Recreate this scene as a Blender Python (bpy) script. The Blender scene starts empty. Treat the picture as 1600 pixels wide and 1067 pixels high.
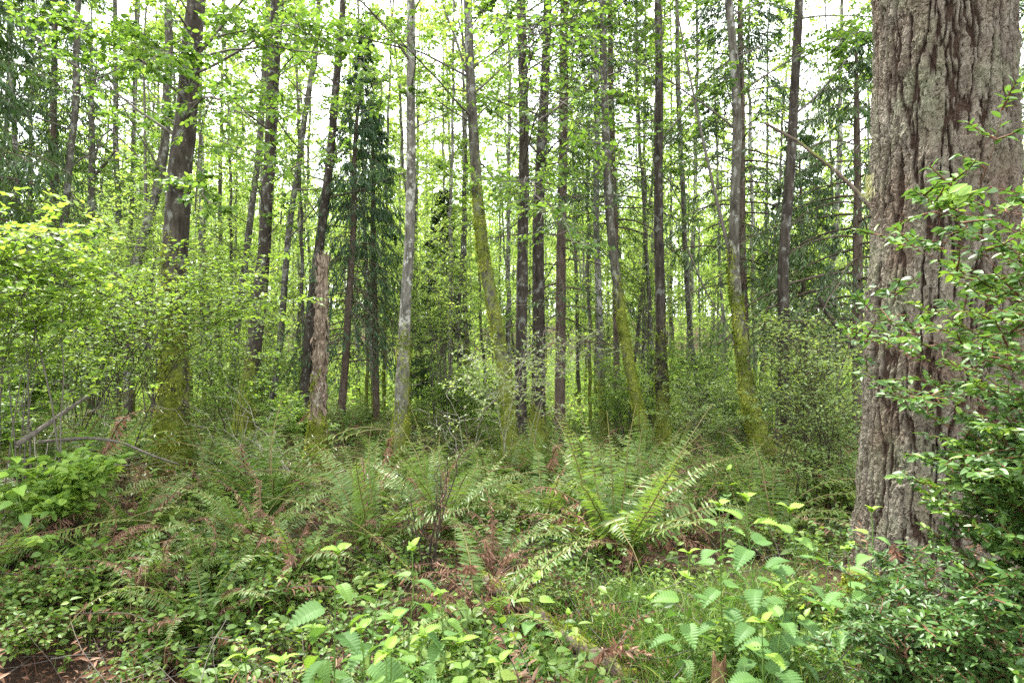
import bpy, math
import numpy as np
from mathutils import Vector

S = bpy.context.scene
COL = S.collection
F = 978.0                      # focal length in photograph pixels
CAMZ = 1.55
UP = np.array([0., 0., 1.])


def rg(seed):
    return np.random.default_rng(seed)


def norm(a):
    return a / np.maximum(np.linalg.norm(a, axis=-1, keepdims=True), 1e-9)


def pt(px, py, Y):
    return np.array([(px - 800) / F * Y, Y, CAMZ - (py - 533) / F * Y])


# ------------------------------------------------------------------ noise
def _hash(ix, iy, iz, s):
    h = (ix * 374761393 + iy * 668265263 + iz * 2147483647 + s * 1274126177) & 0xFFFFFFFF
    h = ((h ^ (h >> 13)) * 1274126177) & 0xFFFFFFFF
    h = (h ^ (h >> 16)) & 0xFFFFFFFF
    return h / 4294967295.0


def vnoise(p, s=0):
    p = np.asarray(p, float)
    i = np.floor(p).astype(np.int64)
    f = p - i
    f = f * f * (3 - 2 * f)
    r = 0
    for dx in (0, 1):
        wx = f[..., 0] if dx else 1 - f[..., 0]
        for dy in (0, 1):
            wy = f[..., 1] if dy else 1 - f[..., 1]
            for dz in (0, 1):
                wz = f[..., 2] if dz else 1 - f[..., 2]
                r = r + wx * wy * wz * _hash(i[..., 0] + dx, i[..., 1] + dy, i[..., 2] + dz, s)
    return r


def fbm(p, o=4, s=0):
    p = np.asarray(p, float)
    r, a, t = 0, 1., 0
    for k in range(o):
        r = r + a * vnoise(p, s + k)
        t += a
        a *= .5
        p = p * 2.03 + 7.1
    return r / t


def sstep(a, b, x):
    t = np.clip((x - a) / (b - a), 0, 1)
    return t * t * (3 - 2 * t)


def ground_z(x, y):
    x = np.asarray(x, float)
    y = np.asarray(y, float)
    d = np.clip(y - 4, 0, None)
    z = -1.55 * (1 - np.exp(-d / 13.5))
    z = z + .42 * sstep(-1.2, -4.5, x) * sstep(3.2, 6, y) * (1 - sstep(14, 26, y))
    far = np.hypot(x * .8, np.clip(y, 0, None))
    z = z + .15 * np.clip(far - 62, 0, 50) * sstep(62, 90, far)
    z = z + .12 * np.clip(-x - 16, 0, 60) * sstep(12, 40, y) * .8
    p = np.stack([x, y, x * 0], -1)
    z = z + (fbm(p * .55, 3, 5) - .5) * .34 * sstep(2.2, 5, np.hypot(x, y)) + (fbm(p * 2.7, 3, 9) - .5) * .12
    # dark hollow at the near left
    z = z - .22 * np.exp(-(((x + 1.9) / 1.3) ** 2 + ((y - 2.9) / .75) ** 2))
    return z


# ------------------------------------------------------------------ mesh collector
class MB:
    def __init__(s):
        s.V, s.A, s.B, s.f, s.n = [], [], [], [], 0

    def add(s, V, faces, tint=.5, moss=0., mat=0, smooth=False):
        V = np.asarray(V, float).reshape(-1, 3)
        m = len(V)
        s.V.append(V)
        s.A.append(np.broadcast_to(np.asarray(tint, float), (m,)))
        s.B.append(np.broadcast_to(np.asarray(moss, float), (m,)))
        for fa in faces:
            fa = np.asarray(fa, np.int64)
            if fa.size:
                s.f.append((fa + s.n, mat, smooth))
        s.n += m

    def mesh(s, name, mats, off=(0, 0, 0)):
        me = bpy.data.meshes.new(name)
        V = np.concatenate(s.V) - np.asarray(off)
        me.vertices.add(len(V))
        me.vertices.foreach_set('co', V.astype(np.float32).ravel())
        nl = sum(f.size for f, _, _ in s.f)
        nf = sum(len(f) for f, _, _ in s.f)
        me.loops.add(nl)
        me.polygons.add(nf)
        me.loops.foreach_set('vertex_index', np.concatenate([f.ravel() for f, _, _ in s.f]).astype(np.int32))
        tot = np.concatenate([np.full(len(f), f.shape[1]) for f, _, _ in s.f])
        me.polygons.foreach_set('loop_start', np.concatenate([[0], np.cumsum(tot)[:-1]]).astype(np.int32))
        me.polygons.foreach_set('material_index', np.concatenate([np.full(len(f), m) for f, m, _ in s.f]).astype(np.int32))
        me.polygons.foreach_set('use_smooth', np.concatenate([np.full(len(f), sm) for f, _, sm in s.f]))
        a = me.attributes.new('tint', 'FLOAT', 'POINT')
        a.data.foreach_set('value', np.concatenate(s.A).astype(np.float32))
        b = me.attributes.new('moss', 'FLOAT', 'POINT')
        b.data.foreach_set('value', np.concatenate(s.B).astype(np.float32))
        for m in mats:
            me.materials.append(m)
        me.update(calc_edges=True)
        return me

    def obj(s, name, mats, parent=None, off=(0, 0, 0)):
        return link(name, s.mesh(name, mats, off), parent)


def link(name, me, parent=None):
    o = bpy.data.objects.new(name, me)
    COL.objects.link(o)
    if parent is not None:
        o.parent = parent
    return o


def tag(o, label, cat, group=None, kind=None):
    o['label'] = label
    o['category'] = cat
    if group:
        o['group'] = group
    if kind:
        o['kind'] = kind
    return o


def thing(name, label, cat, loc, group=None):
    o = bpy.data.objects.new(name, None)
    COL.objects.link(o)
    o.location = tuple(float(c) for c in loc)
    o.empty_display_size = .2
    return tag(o, label, cat, group)


def copy_tree(root, loc, rotz=0., sc=1., label=None, group=None):
    r = root.copy()
    COL.objects.link(r)
    r.location = tuple(float(c) for c in loc)
    r.rotation_euler = (0, 0, rotz)
    r.scale = (sc, sc, sc)
    if label:
        r['label'] = label
    if group:
        r['group'] = group
    for ch in list(root.children):
        c = ch.copy()
        COL.objects.link(c)
        c.parent = r
        for g in list(ch.children):
            d = g.copy()
            COL.objects.link(d)
            d.parent = c
    return r


# ------------------------------------------------------------------ geometry pieces
def frames(D, N):
    D = norm(D)
    X = norm(np.cross(D, N))
    Z = np.cross(X, D)
    return np.stack([X, D, Z], -1)


def stamp(mb, tpl, pos, R, scale, tint=.5, mat=0, smooth=False):
    """copies of one little template (verts, tris, quads) at many places"""
    tv, tt, tq = tpl
    n, k = len(pos), len(tv)
    if n == 0:
        return
    sc = np.asarray(scale, float)
    sc = np.broadcast_to(sc.reshape(-1, 1) if sc.ndim == 1 else sc, (n, 3)) if sc.ndim else np.full((n, 3), float(sc))
    V = np.einsum('nij,nkj->nki', R, tv[None] * sc[:, None]) + pos[:, None]
    base = (np.arange(n) * k)[:, None, None]
    fs = []
    if len(tt):
        fs.append((base + tt[None]).reshape(-1, 3))
    if len(tq):
        fs.append((base + tq[None]).reshape(-1, 4))
    ti = np.repeat(np.broadcast_to(np.asarray(tint, float), (n,)), k)
    mb.add(V, fs, ti, 0, mat, smooth)


def leaf_tpl(prof, fold=.25, droop=0., cup=0.):
    """leaf along +y, length 1: prof = (t, half width, y shift of the edge)"""
    V, T, Q = [], [], []
    st = []
    for i, (t, w, *e) in enumerate(prof):
        sh = e[0] if e else 0
        z = -droop * t * t + cup * math.sin(t * math.pi)
        ez = e[1] if len(e) > 1 else 0
        if w == 0:
            V.append((0, t, z))
            st.append((len(V) - 1,) * 3)
        else:
            V += [(0, t, z), (-w, t + sh, z + fold * w + ez), (w, t + sh, z + fold * w + ez)]
            st.append((len(V) - 3, len(V) - 2, len(V) - 1))
    for a, b in zip(st, st[1:]):
        if a[0] == a[1]:
            T += [(a[0], b[0], b[1]), (a[0], b[2], b[0])]
        elif b[0] == b[1]:
            T += [(a[0], b[0], a[1]), (a[0], a[2], b[0])]
        else:
            Q += [(a[0], b[0], b[1], a[1]), (a[0], a[2], b[2], b[0])]
    return np.array(V, float), np.array(T, int).reshape(-1, 3), np.array(Q, int).reshape(-1, 4)


LEAF_S = leaf_tpl([(0, 0), (.45, .3), (1, 0)], .3)                                     # 5 verts
LEAF_M = leaf_tpl([(0, 0), (.25, .27), (.6, .29), (1, 0)], .25, .15)
LEAF_L = leaf_tpl([(0, 0), (.12, .2), (.35, .34), (.6, .31), (.85, .15), (1, 0)], .25, .2)
LEAF_H = leaf_tpl([(0, 0), (.15, .14), (.4, .22), (.7, .18), (.9, .08), (1, 0)], .35, .12)   # evergreen huckleberry
BLADE = (np.array([(0, 0, 0), (-.5, .4, 0), (0, 1, -.08), (.5, .4, 0.)]), np.array([(0, 2, 1), (0, 3, 2)]), np.zeros((0, 4), int))
_n = []
for i in range(11):
    t = i / 10
    w = .36 * math.sin(math.pi * min(1, (t * .9 + .1)) ** .8) ** .8 * (1 - .25 * t) if t < 1 else 0
    if 0 < t < 1:
        _n.append((t - .035, w * .78, -.01, -.010))
        _n.append((t, w, .04, .007))
    else:
        _n.append((t, 0))
LEAF_N = leaf_tpl(_n, .22, .2, .05)                                                    # toothed nettle leaf


def tubes(mb, P, R, k=5, mat=0, tint=.5, moss=0.):
    """P (T,n,3) centre lines, R (T,n) radii"""
    T, n, _ = P.shape
    if T == 0:
        return
    tan = np.gradient(P, axis=1)
    tan = norm(tan)
    main = norm(P[:, -1] - P[:, 0])
    ref = np.where(np.abs(main[:, 2:3]) > .8, np.array([[1., .1, 0]]), UP[None])
    X = norm(np.cross(tan, ref[:, None]))
    Z = np.cross(X, tan)
    a = np.arange(k) / k * 2 * math.pi
    ring = X[:, :, None] * np.cos(a)[None, None, :, None] + Z[:, :, None] * np.sin(a)[None, None, :, None]
    V = P[:, :, None] + ring * R[:, :, None, None]
    i, j = np.meshgrid(np.arange(n - 1), np.arange(k), indexing='ij')
    q = np.stack([i * k + j, i * k + (j + 1) % k, (i + 1) * k + (j + 1) % k, (i + 1) * k + j], -1).reshape(-1, 4)
    fa = ((np.arange(T) * n * k)[:, None, None] + q[None]).reshape(-1, 4)
    ti = np.repeat(np.broadcast_to(np.asarray(tint, float), (T,)), n * k)
    mo = np.broadcast_to(np.asarray(moss, float), (T, n))[:, :, None].repeat(k, 2).ravel() if np.ndim(moss) == 2 else np.repeat(np.broadcast_to(np.asarray(moss, float), (T,)), n * k)
    mb.add(V, [fa], ti, mo, mat, True)


def polys(r, P0, D, L, n=6, bend=(0, 0, 0), jit=.15):
    T = len(P0)
    d = norm(np.asarray(D, float))
    L = np.broadcast_to(np.asarray(L, float), (T,))
    bend = np.broadcast_to(np.asarray(bend, float), (T, 3))
    P = np.empty((T, n, 3))
    P[:, 0] = P0
    for i in range(1, n):
        d = norm(d + bend / (n - 1) + r.normal(0, jit, (T, 3)) / math.sqrt(n))
        P[:, i] = P[:, i - 1] + d * (L / (n - 1))[:, None]
    return P


def along(P, t, idx=None):
    """point and tangent at fraction t of polylines"""
    T, n, _ = P.shape
    u = np.clip(t, 0, .9999) * (n - 1)
    i = u.astype(int)
    f = (u - i)[:, None]
    k = np.arange(T) if idx is None else idx
    a, b = P[k, i], P[k, i + 1]
    return a + (b - a) * f, norm(b - a)


def kids(r, P, m, t0=.25, t1=1., ang=55, angj=12, vert=.35, tip=True):
    T = len(P)
    idx = np.repeat(np.arange(T), m)
    t = np.tile((np.arange(m) + .5) / m, T) * (t1 - t0) + t0 + r.uniform(-.5, .5, T * m) * (t1 - t0) / m
    t = np.clip(t, 0, 1)
    p, tan = along(P, t, idx)
    side = np.cross(tan, UP)
    ln = np.linalg.norm(side, axis=1, keepdims=True)
    az = r.uniform(0, 6.283, T * m)
    rnd = np.stack([np.cos(az), np.sin(az), 0 * az], -1)
    side = np.where(ln > .35, side / np.maximum(ln, 1e-6), norm(rnd))
    sg = np.where((np.arange(T * m) % 2) == 0, 1., -1.)[:, None]
    v = r.normal(0, vert, (T * m, 1))
    a = np.radians(r.normal(ang, angj, (T * m, 1)))
    out = side * sg * np.cos(v) + np.cross(side, tan) * np.sin(v)
    return p, norm(tan * np.cos(a) + out * np.sin(a)), t, idx


def leaves_on(r, mb, P, m, size, tpl, t0=.1, flat=.45, ang=52, sj=.25, tint=(.2, .8), mat=0, droop=.25, wid=1.):
    T = len(P)
    if T == 0:
        return
    p, d, t, idx = kids(r, P, m, t0, 1., ang, 14, .3)
    d = norm(d + r.normal(0, .22, d.shape) - UP * droop)
    N = norm(UP + r.normal(0, flat, d.shape))
    sc = size * r.uniform(1 - sj, 1 + sj, len(p))
    tb = r.uniform(tint[0], tint[1], T)[idx]
    s3 = np.stack([sc * wid, sc, sc], -1)
    stamp(mb, tpl, p, frames(d, N), s3, np.clip(tb + r.normal(0, .12, len(p)), 0, 1), mat)


def bez(A, B, C, n):
    t = np.linspace(0, 1, n)[None, :, None]
    return A[:, None] * (1 - t) ** 2 + 2 * B[:, None] * t * (1 - t) + C[:, None] * t ** 2


def taper(r0, n, e=.25, p=1.):
    r0 = np.atleast_1d(np.asarray(r0, float))
    return r0[:, None] * (1 - (1 - e) * np.linspace(0, 1, n) ** p)[None]


# ------------------------------------------------------------------ materials
class NT:
    def __init__(s, name):
        s.m = bpy.data.materials.new(name)
        s.m.use_nodes = True
        s.t = s.m.node_tree
        s.t.nodes.clear()
        s.out = s.t.nodes.new('ShaderNodeOutputMaterial')

    def n(s, typ, **kw):
        nd = s.t.nodes.new(typ)
        for k, v in kw.items():
            if k.startswith('i_'):
                nd.inputs[k[2:].replace('_', ' ')].default_value = v
            else:
                setattr(nd, k, v)
        return nd

    def l(s, a, b):
        s.t.links.new(a, b)

    def ramp(s, fac, stops, interp='LINEAR'):
        nd = s.n('ShaderNodeValToRGB')
        cr = nd.color_ramp
        cr.interpolation = interp
        while len(cr.elements) < len(stops):
            cr.elements.new(.5)
        for e, (p, c) in zip(cr.elements, stops):
            e.position = p
            e.color = (c, c, c, 1) if np.isscalar(c) else (*c, 1)
        s.l(fac, nd.inputs[0])
        return nd.outputs[0]

    def mix(s, f, a, b):
        nd = s.n('ShaderNodeMix', data_type='RGBA')
        if hasattr(f, 'links'):
            s.l(f, nd.inputs[0])
        else:
            nd.inputs[0].default_value = f
        for k, v in ((6, a), (7, b)):
            if hasattr(v, 'links'):
                s.l(v, nd.inputs[k])
            else:
                nd.inputs[k].default_value = (*v, 1)
        return nd.outputs[2]

    def math(s, op, a, b=0., c=None, clamp=False):
        nd = s.n('ShaderNodeMath', operation=op, use_clamp=clamp)
        for k, v in enumerate((a, b) if c is None else (a, b, c)):
            if hasattr(v, 'links'):
                s.l(v, nd.inputs[k])
            else:
                nd.inputs[k].default_value = v
        return nd.outputs[0]

    def attr(s, name):
        return s.n('ShaderNodeAttribute', attribute_name=name).outputs['Fac']

    def noise(s, scale, detail=4, stretch=(1, 1, 1), rough=.55):
        tc = s.n('ShaderNodeTexCoord')
        mp = s.n('ShaderNodeMapping')
        mp.inputs['Scale'].default_value = stretch
        s.l(tc.outputs['Object'], mp.inputs[0])
        nd = s.n('ShaderNodeTexNoise')
        nd.inputs['Scale'].default_value = scale
        nd.inputs['Detail'].default_value = detail
        nd.inputs['Roughness'].default_value = rough
        s.l(mp.outputs[0], nd.inputs[0])
        return nd.outputs[0]

    def bump(s, h, dist=.01, strength=1.):
        nd = s.n('ShaderNodeBump')
        nd.inputs['Distance'].default_value = dist
        nd.inputs['Strength'].default_value = strength
        s.l(h, nd.inputs['Height'])
        return nd.outputs[0]

    def principled(s, col, rough=.8, spec=.3, normal=None):
        b = s.n('ShaderNodeBsdfPrincipled')
        for key, v in (('Base Color', col), ('Roughness', rough)):
            if hasattr(v, 'links'):
                s.l(v, b.inputs[key])
            else:
                b.inputs[key].default_value = (*v, 1) if key == 'Base Color' else v
        b.inputs['Specular IOR Level'].default_value = spec
        if normal is not None:
            s.l(normal, b.inputs['Normal'])
        return b.outputs[0]

    def done(s, sh):
        s.l(sh, s.out.inputs[0])
        return s.m


def leaf_mat(name, ca, cb, cc=None, rough=.5, spec=.35, tr=.45, trcol=None, warm=(1.14, 1.1, .58)):
    """two-sided leaf: reflection from the tint attribute, light coming through it yellower"""
    k = NT(name)
    stops = [(0, ca), (1, cb)] if cc is None else [(0, ca), (.6, cb), (1, cc)]
    c = k.ramp(k.attr('tint'), stops)
    p = k.principled(c, rough, spec)
    tl = k.n('ShaderNodeBsdfTranslucent')
    mul = k.n('ShaderNodeMix', data_type='RGBA', blend_type='MULTIPLY')
    mul.inputs[0].default_value = 1
    mul.inputs[7].default_value = (*[min(2, w * 1.35) for w in warm], 1)
    k.l(c, mul.inputs[6])
    k.l(mul.outputs[2], tl.inputs[0])
    mx = k.n('ShaderNodeMixShader')
    mx.inputs[0].default_value = tr
    k.l(p, mx.inputs[1])
    k.l(tl.outputs[0], mx.inputs[2])
    return k.done(mx.outputs[0])


def bark_mat(name, dark, mid, light, lich=.5, lcol=(.42, .42, .38), stretch=.22, mosscol=(.055, .075, .011), mosscol2=(.19, .215, .03), sc=16, bd=.02):
    k = NT(name)
    n1 = k.noise(sc, 6, (1, 1, stretch), .65)
    n2 = k.noise(5, 5)
    n3 = k.noise(11, 6, (1, 1, .7), .7)
    c = k.ramp(n1, [(.3, dark), (.5, mid), (.72, light)])
    lf = k.ramp(k.math('ADD', n3, k.math('MULTIPLY', n2, .55)), [(.90 - .14 * lich, 0.), (.97 - .14 * lich, 1.)])
    c = k.mix(k.math('MULTIPLY', lf, .7), c, lcol)
    n4 = k.noise(26, 5, (1, 1, .6), .75)
    ms = k.math('ADD', k.attr('moss'), k.math('MULTIPLY', k.math('SUBTRACT', n3, .5), 1.6))
    ms = k.math('ADD', ms, k.math('MULTIPLY', k.math('SUBTRACT', n4, .5), 1.3))
    mf = k.ramp(ms, [(.36, 0.), (.5, .6), (.75, .95)])
    mn = k.ramp(k.math('ADD', k.math('MULTIPLY', k.noise(70, 4), .5), k.math('MULTIPLY', k.noise(7, 3), .5)), [(.38, 0.), (.62, 1.)])
    mc = k.mix(mn, mosscol, mosscol2)
    c = k.mix(mf, c, mc)
    hgt = k.math('ADD', n1, k.math('MULTIPLY', k.noise(60, 3), .35))
    return k.done(k.principled(c, .9, .12, k.bump(hgt, bd)))


def flat_mat(name, ca, cb, sc=20, rough=.85, spec=.2, stretch=(1, 1, 1), bd=.004, tint=False):
    k = NT(name)
    nz = k.noise(sc, 5, stretch, .65)
    f = k.math('ADD', k.math('MULTIPLY', nz, .6), k.math('MULTIPLY', k.attr('tint'), .4)) if tint else nz
    c = k.ramp(f, [(.3, ca), (.7, cb)])
    return k.done(k.principled(c, rough, spec, k.bump(nz, bd)))


M = {}
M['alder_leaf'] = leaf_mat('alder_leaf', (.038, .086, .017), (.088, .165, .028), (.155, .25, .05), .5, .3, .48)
M['far_leaf'] = leaf_mat('brightened_far_leaf', (.105, .175, .045), (.185, .285, .075), (.275, .36, .11), .6, .2, .55)  # paler than near alder leaves: brightness and haze of distance put into the colour
M['huckle_leaf'] = leaf_mat('evergreen_huckleberry_leaf', (.045, .10, .024), (.085, .165, .035), (.17, .27, .035), .46, .4, .3)
M['red_huckle_leaf'] = leaf_mat('shrub_leaf', (.08, .155, .03), (.16, .265, .045), (.255, .355, .07), .5, .3, .5)
M['pale_leaf'] = leaf_mat('pale_shrub_leaf', (.095, .155, .045), (.17, .25, .07), (.27, .34, .12), .45, .4, .45)
M['nettle_leaf'] = leaf_mat('nettle_leaf', (.06, .135, .032), (.10, .195, .045), (.19, .31, .035), .55, .35, .35)
M['fern_leaf'] = leaf_mat('fern_frond', (.055, .10, .02), (.112, .18, .038), (.21, .255, .08), .42, .4, .35)
M['dead_leaf'] = leaf_mat('dead_frond', (.095, .045, .027), (.24, .135, .09), (.42, .3, .24), .6, .3, .2, warm=(1.2, .9, .6))
M['herb_leaf'] = leaf_mat('herb_leaf', (.042, .088, .014), (.09, .165, .024), (.18, .25, .05), .5, .35, .4)
M['grass'] = leaf_mat('grass_blade', (.045, .10, .014), (.085, .165, .022), (.26, .27, .10), .5, .3, .35)
M['needle'] = leaf_mat('hemlock_needles', (.02, .046, .014), (.038, .085, .022), (.08, .14, .035), .5, .35, .2)
M['spruce_needle'] = leaf_mat('spruce_needles', (.02, .05, .02), (.042, .092, .036), (.08, .15, .055), .55, .3, .25)
M['cedar_needle'] = leaf_mat('cedar_sprays', (.02, .05, .012), (.045, .095, .02), (.09, .16, .03), .5, .35, .25)
M['litter'] = leaf_mat('leaf_litter', (.045, .021, .011), (.13, .066, .038), (.29, .19, .13), .85, .15, .1, warm=(1.1, .9, .6))
M['alder_bark'] = bark_mat('alder_bark', (.024, .021, .016), (.066, .06, .046), (.13, .122, .097), .6, (.25, .255, .22))
M['pale_bark'] = bark_mat('pale_alder_bark', (.036, .032, .025), (.105, .098, .08), (.21, .2, .168), .75, (.4, .4, .355))
M['dark_bark'] = bark_mat('dark_furrowed_bark', (.013, .0105, .008), (.036, .030, .023), (.078, .067, .053), .4, (.16, .165, .14))
M['brown_bark'] = bark_mat('brown_conifer_bark', (.035, .026, .019), (.085, .064, .048), (.14, .11, .085), .15, (.2, .2, .17), .3)
M['snag_wood'] = bark_mat('dead_snag_wood', (.05, .036, .026), (.18, .135, .095), (.38, .31, .24), .35, (.42, .39, .33), .16, sc=34, bd=.04)
M['twig'] = flat_mat('grey_brown_twig', (.05, .042, .033), (.13, .115, .095), 30)
M['dead_twig'] = flat_mat('bleached_dead_twig', (.14, .12, .095), (.36, .33, .28), 30)
M['dark_twig'] = flat_mat('dark_twig', (.02, .014, .01), (.055, .04, .03), 30)
M['red_twig'] = flat_mat('reddish_brown_twig', (.06, .027, .015), (.15, .075, .045), 40)
M['green_stem'] = flat_mat('green_stem', (.05, .10, .015), (.10, .18, .03), 40, .6)
M['rachis'] = flat_mat('fern_stalk', (.07, .055, .018), (.15, .13, .04), 40, .6)
M['dead_stalk'] = flat_mat('withered_stalk', (.06, .03, .018), (.15, .09, .055), 40)
M['moss'] = leaf_mat('moss_tuft', (.06, .085, .010), (.15, .185, .02), (.31, .33, .06), .9, .05, .2)
M['lichen'] = leaf_mat('hanging_lichen', (.2, .2, .1), (.3, .3, .17), (.4, .4, .26), .9, .05, .3)
k = NT('forest_soil')
nz = k.noise(3, 8, rough=.65)
nf = k.noise(40, 5, rough=.7)
c = k.ramp(k.math('ADD', k.math('MULTIPLY', nz, .5), k.math('MULTIPLY', nf, .5)), [(.36, (.018, .012, .008)), (.5, (.048, .031, .02)), (.64, (.11, .072, .046))])
c = k.mix(k.ramp(k.noise(1.3, 4), [(.45, 0.), (.6, .55)]), c, (.045, .065, .012))
M['soil'] = k.done(k.principled(c, .95, .1, k.bump(nf, .03)))
k = NT('fir_bark')
fu = k.attr('moss')       # 0 in the furrows, 1 on the plates
ti = k.attr('tint')
n1 = k.noise(45, 6, (1, 1, .5), .7)
n2 = k.noise(5, 5, (1, 1, .6), .6)
inner = k.mix(n1, (.02, .013, .009), (.085, .052, .035))
plate = k.ramp(k.math('ADD', k.math('MULTIPLY', ti, .55), k.math('MULTIPLY', n1, .45)), [(.2, (.055, .043, .032)), (.42, (.14, .118, .088)), (.6, (.225, .2, .155)), (.85, (.34, .32, .26))])
plate = k.mix(k.ramp(n2, [(.5, 0.), (.66, .6)]), plate, (.17, .185, .11))
plate = k.mix(k.ramp(k.noise(2.6, 4, (1, 1, .5)), [(.5, 0.), (.7, .65)]), plate, (.14, .09, .06))
c = k.mix(k.ramp(fu, [(.15, 0.), (.6, 1.)]), inner, plate)
M['fir_bark'] = k.done(k.principled(c, .88, .15, k.bump(k.math('ADD', k.noise(60, 6, (1, 1, .35), .75), k.noise(22, 4, (1, 1, .4), .6)), .03)))
# ------------------------------------------------------------------ camera, light, render settings
cam = bpy.data.cameras.new('camera')
cam.sensor_width = 36
cam.lens = 36 * F / 1600
cam.clip_end = 2000
cam.clip_start = .05
co = bpy.data.objects.new('camera', cam)
COL.objects.link(co)
co.location = (0, 0, CAMZ)
co.rotation_euler = (math.radians(90), 0, 0)
S.camera = co

SUN_EL, SUN_AZ = math.radians(58), math.radians(-38)     # azimuth from +Y (straight ahead), negative = to the left
sd = Vector((math.sin(SUN_AZ) * math.cos(SUN_EL), math.cos(SUN_AZ) * math.cos(SUN_EL), math.sin(SUN_EL)))
sl = bpy.data.lights.new('sun', 'SUN')
sl.energy = 4.8
sl.angle = math.radians(3)
sl.color = (1, .97, .91)
so = bpy.data.objects.new('sun', sl)
COL.objects.link(so)
so.rotation_euler = sd.to_track_quat('Z', 'Y').to_euler()

W = bpy.data.worlds.new('World')
S.world = W
W.use_nodes = True
wt = W.node_tree
bg = wt.nodes['Background']
sky = wt.nodes.new('ShaderNodeTexSky')
sky.sky_type = 'NISHITA'
sky.sun_disc = False
sky.sun_elevation = SUN_EL
sky.sun_rotation = SUN_AZ
tc = wt.nodes.new('ShaderNodeTexCoord')
nz = wt.nodes.new('ShaderNodeTexNoise')
nz.inputs['Scale'].default_value = 2.2
nz.inputs['Detail'].default_value = 6
cr = wt.nodes.new('ShaderNodeValToRGB')
cr.color_ramp.elements[0].position = .34
cr.color_ramp.elements[0].color = (.62, .62, .62, 1)
cr.color_ramp.elements[1].position = .6
cr.color_ramp.elements[1].color = (.97, .97, .97, 1)
mx = wt.nodes.new('ShaderNodeMix')
mx.data_type = 'RGBA'
mx.inputs[7].default_value = (11, 11.2, 11.5, 1)
wt.links.new(tc.outputs['Generated'], nz.inputs[0])
wt.links.new(nz.outputs[0], cr.inputs[0])
wt.links.new(cr.outputs[0], mx.inputs[0])
wt.links.new(sky.outputs[0], mx.inputs[6])
wt.links.new(mx.outputs[2], bg.inputs[0])
bg.inputs[1].default_value = .12

S.view_settings.view_transform = 'Standard'
S.view_settings.look = 'None'
S.view_settings.exposure = 2.08
S.view_settings.gamma = 1
S.cycles.max_bounces = 8
S.cycles.diffuse_bounces = 5
S.cycles.glossy_bounces = 2
S.cycles.transmission_bounces = 4
S.cycles.caustics_reflective = False
S.cycles.caustics_refractive = False
S.cycles.sample_clamp_indirect = 3
S.cycles.use_adaptive_sampling = False
S.cycles.use_denoising = False

# ------------------------------------------------------------------ ground
g = MB()
u = np.linspace(-1, 1, 341)
gx = np.sinh(u * 5.2) / math.sinh(5.2) * 240
v = np.linspace(0, 1, 341)
gy = np.sinh(v * 5.6) / math.sinh(5.6) * 260 - 1.5
gy = np.concatenate([[-60, -30, -12, -5], gy])
GX, GY = np.meshgrid(gx, gy)
GZ = ground_z(GX, GY) - .02
nx, ny = len(gx), len(gy)
i, j = np.meshgrid(np.arange(ny - 1), np.arange(nx - 1), indexing='ij')
g.add(np.stack([GX, GY, GZ], -1), [np.stack([i * nx + j, i * nx + j + 1, (i + 1) * nx + j + 1, (i + 1) * nx + j], -1).reshape(-1, 4)], smooth=True)
go = g.obj('ground', [M['soil']])
tag(go, 'dark brown forest floor under ferns and herbs', 'ground', kind='structure')


# ------------------------------------------------------------------ trunks
def trunk_line(pts, Y, H, dense=9.):
    w = np.array([pt(p[0], p[1], Y) for p in pts])
    r = np.array([p[2] for p in pts]) / F * Y / 2 * Y / np.hypot(w[0, 0], Y)
    o = np.argsort(w[:, 2])
    w, r = w[o], r[o]
    gz = float(ground_z(w[0, 0], Y))
    z, x, rr = list(w[:, 2]), list(w[:, 0]), list(r)
    if z[0] > gz - .05:
        sl = (x[1] - x[0]) / max(z[1] - z[0], .1)
        x.insert(0, x[0] - np.clip(sl, -.35, .35) * (z[0] - gz + .15))
        z.insert(0, gz - .15)
        rr.insert(0, rr[0] * 1.05)
    top = gz + H
    if z[-1] < top - .5:
        sl = (x[-1] - x[-2]) / max(z[-1] - z[-2], .1)
        for f in (.3, .65, 1.):
            dz = (top - z[-1]) if f == 1. else (top - w[-1, 2]) * f - (z[-1] - w[-1, 2])
            x.append(x[-1] + np.clip(sl, -.2, .2) * dz * .5)
            z.append(z[-1] + dz)
            rr.append(max(.012, rr[-1] * {.3: .8, .65: .6, 1.: .12}[f]))
    zz = np.concatenate([np.arange(z[0], min(z[0] + dense, z[-1]), .07), np.arange(min(z[0] + dense, z[-1]), z[-1], .35), [z[-1]]])
    X = np.interp(zz, z, x)
    R = np.interp(zz, z, rr)
    kk = np.ones(13) / 13
    pad = lambda a: np.convolve(np.concatenate([2 * a[0] - a[6:0:-1], a, 2 * a[-1] - a[-2:-8:-1]]), kk, 'valid')
    if len(zz) > 30:
        X = pad(X)
        R = np.maximum(np.abs(pad(R)), .008)
    C = np.stack([X, np.full_like(X, Y), zz], -1)
    r_ = fbm(np.stack([zz * .45, zz * 0 + pts[0][0], zz * 0], -1), 2, 3) - .5
    C[:, 1] += r_ * .25
    return C, R, gz


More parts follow.
